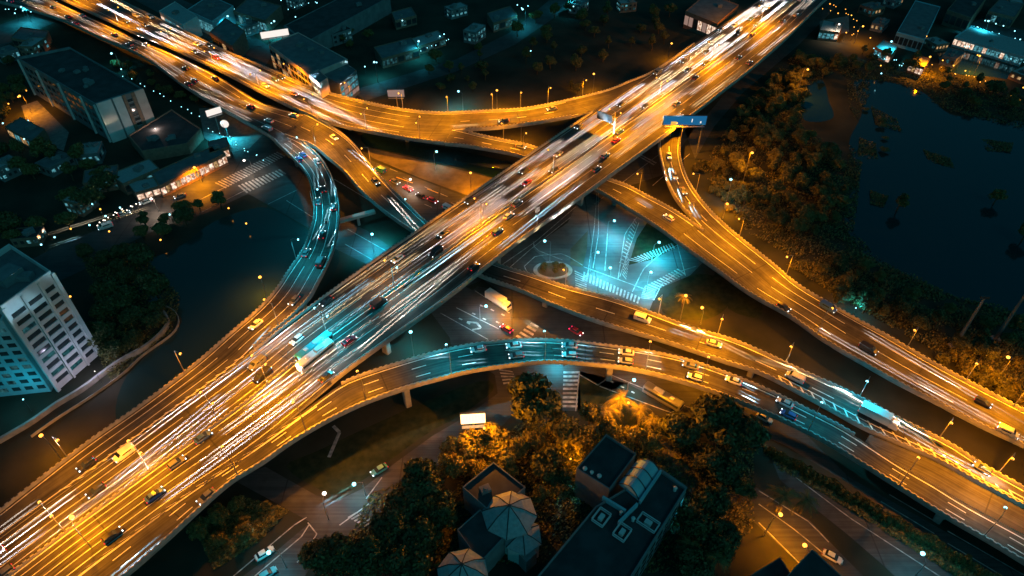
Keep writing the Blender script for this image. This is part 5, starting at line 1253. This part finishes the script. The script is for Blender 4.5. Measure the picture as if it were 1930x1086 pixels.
for i, (x, y, s, k) in enumerate(((1005, 790, 1.75, 2), (890, 862, 1.25, 1), (935, 850, 1.2, 0), (858, 900, 1.25, 1), (800, 930, 1.35, 2), (775, 975, 1.3, 2), (955, 900, 1.0, 0), (1062, 835, 1.25, 0), (1100, 852, 1.15, 1),
        (1215, 852, 1.1, 1), (1275, 832, 1.35, 2), (1340, 818, 1.5, 2), (1385, 850, 1.5, 2), (1345, 900, 1.3, 2), (1392, 945, 1.2, 3), (1330, 965, 1.15, 2), (1035, 900, 1.1, 2), (745, 1020, 1.3, 2), (800, 1040, 1.35, 2), (640, 1072, 1.2, 2),
        (700, 1070, 1.3, 2), (600, 1060, .9, 2), (770, 1085, 1.3, 2), (830, 985, 1.2, 2), (1060, 930, 1.0, 2), (1020, 950, .9, 3), (1300, 1010, 1.1, 2), (1350, 1040, 1.1, 2), (1300, 1080, 1.1, 2), (1240, 905, .7, 3))):
    names = ['big round dark tree at the top of the garden by the zebra crossing', 'glowing tree under the warm lit signboard', 'glowing tree right of the warm lit signboard', 'half lit tree left of the warm lit signboard', 'dark tree by the bend of the lower street', 'dark tree over the lower street',
             'small lit tree behind the dark flat roofed house', 'glowing tree left of the garden lamp', 'bright tree below the garden lamp', 'lit tree right of the garden lamp', 'dark broad tree above the dirt path', 'largest dark tree under the bow shaped ramp', 'dark tree at the ramp beside the garden road', 'dark tree over the dirt path',
             'slim tree at the start of the garden road', 'dark tree right of the big flat roof', 'dark tree between pavilion and skylight house', 'dark tree above the lower left houses', 'dark tree next to the cut off pavilion', 'leafy tree beside the parked cars', 'dark tree at the bottom edge left of centre', 'small tree beside the parking bay',
             'lowest dark tree at the bottom edge left of the pavilion', 'dark tree behind the second flat roof', 'dark tree against the skylight house', 'slim tree beside the upper pavilion', 'dark tree below the teal house wall', 'dark palm side tree near the garden road', 'lowest dark tree right of the teal house wall', 'slim tree at the skylight end']
    tree(at(x, y), s, names[i], k, 'trees of the garden')
for i, (x, y, sc_) in enumerate(((880, 885, 1.0), (905, 905, 1.05), (945, 880, 1.0), (975, 868, .95), (860, 868, .9), (1010, 850, 1.0), (1150, 838, 1.0), (1185, 845, .95), (1110, 800, .9), (1240, 822, .9), (1165, 862, .8))):
    tree(at(x, y), sc_, '%s glowing tree from the left in the orange lit garden belt' % ORD[sorted([880, 905, 945, 975, 860, 1010, 1150, 1185, 1110, 1240, 1165]).index(x)], i % 2, 'orange lit garden trees')
wood([(370, 1010), (460, 950), (530, 962), (480, 1015), (400, 1065)], 9, 4.5, .5, .85, 'on the verge above the lower left parking', 'trees above the lower left parking')
for i, (x, y, s) in enumerate(((1690, 398, 1.1), (1872, 385, .8), (1925, 455, 1.0), (1578, 572, .85), (1625, 590, .95), (1655, 600, .7), (1088, 178, .75), (1075, 170, .6), (1010, 45, 1.0), (975, 70, 1.1))):
    tree(at(x, y), s, ('lone round tree on a tiny island in the big pond', 'lone slim tree standing in the pond at right', 'tree on a pond island at the right edge', 'left of two teal lit trees beyond the far right road', 'right of two teal lit trees beyond the far right road', 'small tree beside the teal lit pair beyond the far right road',
                       'round bush like tree behind the slip road lamp', 'smaller tree beside the round one behind the slip road', 'round dark tree against the blue lit road at top', 'broad dark tree left of the blue lit road at top')[i], None, 'single trees')
for i, p in enumerate(scatter([(1770, 680), (1800, 672), (1930, 745), (1930, 772), (1860, 735)], 12, 3.2)): bush(p, rt.uniform(1.0, 1.7), '%s orange lit bush from the left beside the far right road' % ORD[i], 'bushes beside the far right road', 1.3)
for i, p in enumerate(scatter([(1300, 300), (1345, 310), (1420, 410), (1400, 430), (1330, 370)], 12, 3.2)): bush(p, rt.uniform(.9, 1.5), '%s bush from the left along the right ramp parapet' % ORD[i], 'bushes along the right ramp')
for i, p in enumerate(scatter([(1015, 505), (1040, 497), (1070, 508), (1045, 523)], 5, 2.2)): bush(p, rt.uniform(.5, .8), '%s bush from the left on the oval traffic island' % ORD[i], 'bushes on the traffic island', z=.3)
for i, p in enumerate(scatter([(1630, 200), (1680, 240), (1690, 300), (1640, 290)], 5, 5)): bush(p, rt.uniform(.8, 1.3), '%s low reed clump from the left in the big pond' % ORD[i], 'reed clumps in the pond', .4)
for i in range(44):
    q = Vector((1452 + 10.2 * i, 852 + 5.9 * i + 3 * math.sin(i), 0)); bush(at(q.x, q.y), rt.uniform(.62, .85), 'clipped dark bush in the hedge row between the two lower right roads', 'hedge row bushes', 1.5)
def undergrowth(poly, n, name, leaf_sz=.42, hmax=1.6, m=('leaf_c', 'leaf_b'), holes=.42):
    from mathutils import noise
    rr = random.Random(name + str(n)); W = [at(p[0], p[1]) for p in poly]; pl = [(p.x, p.y) for p in W]; xs = [p[0] for p in pl]; ys = [p[1] for p in pl]; mb = MB(); k = 0
    while k < n:
        x, y = rr.uniform(min(xs), max(xs)), rr.uniform(min(ys), max(ys))
        v = noise.noise(Vector((x * .16, y * .16, 3.1))) * .5 + .5
        if v < holes * rr.uniform(.6, 1.1) or not inside(x, y, pl): continue
        k += 1; h = hmax * max(.1, (v - .25) * 1.7) * rr.uniform(.2, 1.0)
        nrm = Vector((rr.gauss(0, .5), rr.gauss(0, .5), 1)).normalized(); a = nrm.orthogonal().normalized(); b = nrm.cross(a); s_ = leaf_sz * rr.uniform(.5, 1.3); p = Vector((x, y, h))
        mb.face([p - a * s_, p - b * s_ * .6, p + a * s_, p + b * s_ * .6], mi=0 if rr.random() < .6 else 1)
    o = mb.build(name, [M[q] for q in m]); o['kind'] = 'stuff'; return o
undergrowth([(1320, 320), (1400, 200), (1500, 100), (1600, 120), (1520, 165), (1510, 240), (1620, 330), (1605, 470), (1500, 490), (1410, 440)], 26000, 'undergrowth', hmax=2.6)
undergrowth([(1480, 500), (1600, 470), (1800, 560), (1960, 600), (1960, 760), (1800, 685), (1630, 590)], 16000, 'undergrowth', hmax=1.8)
undergrowth([(1540, 110), (1700, 120), (1960, 190), (1960, 250), (1790, 212), (1700, 158), (1600, 150)], 9000, 'undergrowth', hmax=1.6)
undergrowth([(150, 480), (250, 460), (340, 560), (330, 620), (210, 720), (170, 640), (190, 560)], 7000, 'undergrowth', hmax=1.5)
undergrowth([(370, 1000), (465, 940), (545, 962), (490, 1020), (405, 1075)], 5000, 'undergrowth', hmax=1.4)
undergrowth([(700, 930), (830, 880), (1000, 790), (1090, 800), (1300, 830), (1420, 860), (1420, 1000), (1300, 1086), (1000, 1060), (600, 1086), (640, 1040)], 14000, 'undergrowth', hmax=1.0)
undergrowth([(1440, 840), (1600, 930), (1900, 1100), (1840, 1110), (1560, 935), (1440, 870)], 6000, 'undergrowth', hmax=.9)
for pl_ in ([(1640, 200), (1690, 225), (1700, 250), (1650, 235)], [(1740, 282), (1790, 300), (1800, 318), (1750, 305)], [(1850, 262), (1910, 270), (1905, 288), (1860, 285)], [(1620, 260), (1650, 270), (1655, 300), (1615, 300)], [(1640, 360), (1675, 370), (1665, 392), (1640, 385)],
            [(1595, 150), (1640, 155), (1640, 180), (1612, 230), (1600, 200)], [(1600, 270), (1625, 300), (1615, 400), (1590, 420)], [(1600, 430), (1660, 490), (1760, 545), (1740, 560), (1610, 500)]):
    undergrowth(pl_, 1100, 'reeds', .36, .9)
# palms
def frond_mesh(seed):
    rr = random.Random(seed); mb = MB()
    for k in range(15):
        th = k * 2.4 + rr.uniform(-.2, .2); up = rr.uniform(.2, 1.0); L = rr.uniform(2.6, 3.4); prev = None; pts = []
        for i in range(8):
            s = i / 7; pts.append(Vector((math.cos(th) * L * s, math.sin(th) * L * s, up * L * s * .8 - 1.5 * s * s * L * .6)))
        side = Vector((-math.sin(th), math.cos(th), 0))
        for i in range(7):
            a, b = pts[i], pts[i + 1]; w_ = .62 * math.sin(math.pi * (.15 + .85 * (i + .5) / 7.5)) + .08
            for sg in (-1, 1):
                for j in range(3):
                    p0 = a.lerp(b, j / 3); p1 = a.lerp(b, (j + .6) / 3); tip = p0.lerp(p1, .5) + side * sg * w_ + Vector((0, 0, -.22)) + (b - a) * .5
                    mb.face([p0, p1, tip])
        mb.tube(pts, .04, 4)
    return mb.mesh('fronds', [M['leaf_b']])
PALM = [frond_mesh(1), frond_mesh(2)]
pt = MB(); pt.tube([(0, 0, -.1), (.1, 0, 1.5), (.15, .05, 3.5), (.1, .05, 5.6)], [.26, .2, .17, .15], 8); PT = pt.mesh('trunk', M['bark'])
for i, (x, y, s, nm) in enumerate(((1140, 805, 1.3, 'tall palm left of the garden lamp'), (1165, 785, 1.35, 'tallest glowing palm over the garden lamp'), (1200, 800, 1.2, 'glowing palm right of the garden lamp'), (1225, 815, 1.0, 'smaller palm at the right of the glowing clump'), (1120, 830, 1.0, 'palm below the glowing clump at left'),
        (1462, 965, 1.3, 'larger palm beside the orange garden road'), (1508, 968, 1.1, 'smaller palm beside the orange garden road'), (1285, 580, .9, 'lone palm on the planted mound'), (1290, 1050, 1.1, 'dark palm below the teal house wall'), (1340, 1075, 1.1, 'dark palm at the bottom edge right of the big roof'))):
    p = at(x, y); t = thing('palm_tree', nm, 'palm', (p.x, p.y, 0), i * 1.3, 'palm trees'); t.scale = (s, s, s)
    o = link(bpy.data.objects.new('fronds', PALM[i % 2]), t); o.location = (.1, .05, 5.5); link(bpy.data.objects.new('trunk', PT), t)
globe(1174, 800, 0, 10.5, 'sod_pt', 'orange garden lamp glowing among the palms', base=at(1176, 806))
globe(905, 815, 0, 11.5, 'sod_pt', 'orange garden lamp under the warm lit signboard', base=at(915, 858))
globe(1072, 905, 0, 3.5, 'sod_small', 'tiny garden lamp beside the skylight house', .2, base=at(1074, 880))
globe(1585, 588, 0, 4, 'teal_small', 'blue lamp at the pair of teal lit trees', .2, base=at(1605, 598))
globe(1095, 925, 0, 4, 'teal_small', 'blue lamp at the left wall of the skylight house', .2, base=at(1068, 925))
globe(1310, 985, 0, 5, 'teal_pt', 'blue lamp lighting the teal house wall', .2, base=at(1292, 985))
globe(150, 760, 0, 5, 'lilac_fill', 'added pale lamp lighting the foot of the tall pale block', .13, base=at(192, 722))  # fill lamp added to lift the tower facade
globe(40, 790, 0, 5, 'teal_pt', 'blue lamp lighting the apartment wing', .2, base=at(60, 775))
globe(300, 262, 0, 5, 'pink_pt', 'pale lamp lighting the pale end wall', .2, base=at(300, 262))

# small lamps scattered through the town
def city(pts, kind, desc, r=.30, h=4.5):
    for i, (x, y) in enumerate(sorted(pts)):
        globe(x, y, 0, h, kind, '%s lamp from the left %s' % (ORD[i], desc), r, base=at(x, y + 12))
city([(35, 28), (50, 23), (65, 25), (15, 238), (25, 247), (55, 268), (62, 233), (235, 135), (190, 45)], 'none_teal', 'of the blue lamps at the top left corner')
city([(495, 40), (480, 15), (515, 47), (560, 35), (470, 55), (445, 20), (482, 3), (533, 3), (600, 8), (712, 122), (690, 130), (745, 30), (760, 42), (785, 88), (830, 72), (838, 68)], 'none_teal', 'of the blue lamps at the top centre')
city([(975, 12), (983, 18), (995, 14), (1080, 15), (1000, 100), (1678, 0), (1850, 42), (1705, 68), (1655, 143), (1884, 52), (1915, 78), (1905, 62), (1870, 48), (1825, 55)], 'none_teal', 'of the blue lamps along the top right')
city([(1635, 75), (1724, 72), (1740, 72), (1770, 118), (1654, 128), (1600, 32), (1590, 65), (1612, 62), (1878, 165), (1920, 170), (1930, 182), (1835, 108), (1790, 128), (1812, 138), (1560, 10), (1575, 28)], 'none_sod', 'of the orange lamps at the upper right')
city([(435, 393), (468, 422), (308, 453), (268, 475), (262, 494), (140, 432), (212, 437), (195, 395), (140, 560), (22, 195), (55, 170), (40, 182)], 'none_sod', 'of the orange lamps around the left street', h=3)
city([(110, 448), (85, 462), (175, 425), (232, 392), (205, 408), (325, 405), (345, 408), (355, 408), (180, 385)], 'none_teal', 'of the blue lamps along the left street', h=3)
rc = random.Random(3)
def row(n, pts, kind, desc, r=.2, jit=3.0):
    P = [Vector((p[0], p[1], 0)) for p in pts]; L = sum((b - a).length for a, b in zip(P, P[1:])); o = []
    for k in range(n):
        s_ = L * (k + rc.uniform(.1, .9)) / n
        for a, b in zip(P, P[1:]):
            l_ = (b - a).length
            if s_ <= l_: q = a.lerp(b, s_ / l_); break
            s_ -= l_
        o.append((round(q.x + rc.uniform(-jit, jit)), round(q.y + rc.uniform(-jit, jit))))
    city(o, kind, desc, r, rc.choice([2.5, 3.5]))
row(12, [(0, 22), (60, 12), (115, 0)], 'none_teal', 'in the row along the top left street')
row(9, [(0, 92), (60, 92), (95, 70)], 'none_teal', 'in the row before the corner shed')
row(12, [(232, 140), (260, 150), (330, 190), (385, 222)], 'none_teal', 'in the row beside the long dark block', .18, 1.5)
row(14, [(440, 50), (480, 30), (540, 15), (600, 0)], 'none_teal', 'in the row before the shop terrace')
row(12, [(770, 98), (800, 88), (850, 70)], 'none_teal', 'in the row at the filling station', .18)
row(20, [(1800, 78), (1860, 92), (1930, 115)], 'none_teal', 'in the shore row of the market hall', .2)
row(12, [(1830, 48), (1880, 62), (1930, 80)], 'none_teal', 'in the back row of the market hall', .2)
row(14, [(1640, 92), (1670, 112), (1700, 118)], 'none_teal', 'in the row at the shore kiosk', .2, 6)
row(24, [(1700, 112), (1780, 128), (1850, 150), (1930, 190)], 'none_sod', 'in the row along the far shore', .2, 5)
row(12, [(1545, 20), (1575, 10), (1610, 40), (1600, 75)], 'none_sod', 'in the row by the highway end', .2, 5)
row(14, [(395, 240), (440, 262), (500, 300)], 'none_teal', 'in the row at the round sign', .16, 5)
row(14, [(185, 430), (230, 402), (275, 385)], 'none_white', 'in the row along the left street', .2)
for x, y, k, nm in ((60, 30, 'teal_bright', 'tall blue lamp at the top left corner'), (520, 60, 'teal_bright', 'tall blue lamp behind the long white billboard'), (440, 50, 'teal_bright', 'tall blue lamp beside the cinema block'), (712, 140, 'teal', 'tall blue lamp by the road behind the office'), (790, 95, 'teal', 'tall blue lamp at the filling station'),
                    (990, 35, 'teal', 'tall blue lamp on the blue lit road at top'), (1070, 5, 'teal', 'tall blue lamp at the top edge right of centre'), (1850, 60, 'teal_bright', 'tall blue lamp at the market hall by the pond'), (1670, 100, 'teal', 'tall blue lamp at the kiosk on the shore'), (1740, 130, 'sod_bright', 'tall orange lamp at the shore pavilion'), (1835, 128, 'sod_bright', 'tall orange lamp on the far pond shore'),
                    (1570, 62, 'white', 'white lamp under the end of the highway'), (1610, 68, 'sod', 'orange lamp right of the glowing canopy'), (1370, 10, 'white', 'white lamp in front of the red roofed hall'), (345, 35, 'white', 'white lamp before the shopping arcade'), (1500, 170, 'sod_wide', 'added orange lamp in the wood beside the highway'), (1400, 330, 'sod_wide', 'added orange lamp inside the wood beside the ramp'),  # both lamps in the wood are added to brighten its trees
                    (60, 200, 'sod', 'orange lamp in the yard left of the long block'), (230, 120, 'teal_dim', 'blue lamp between long block and highway'), (1880, 700, 'sod_dim', 'orange lamp among the bushes by the far right road')):
    p = at(x, y + 14); mast(p, 14 if 'wood' in nm else 9, [rt.uniform(0, 6.28)], (k,), nm, 'tall lamps in the town around', reach=1.2)
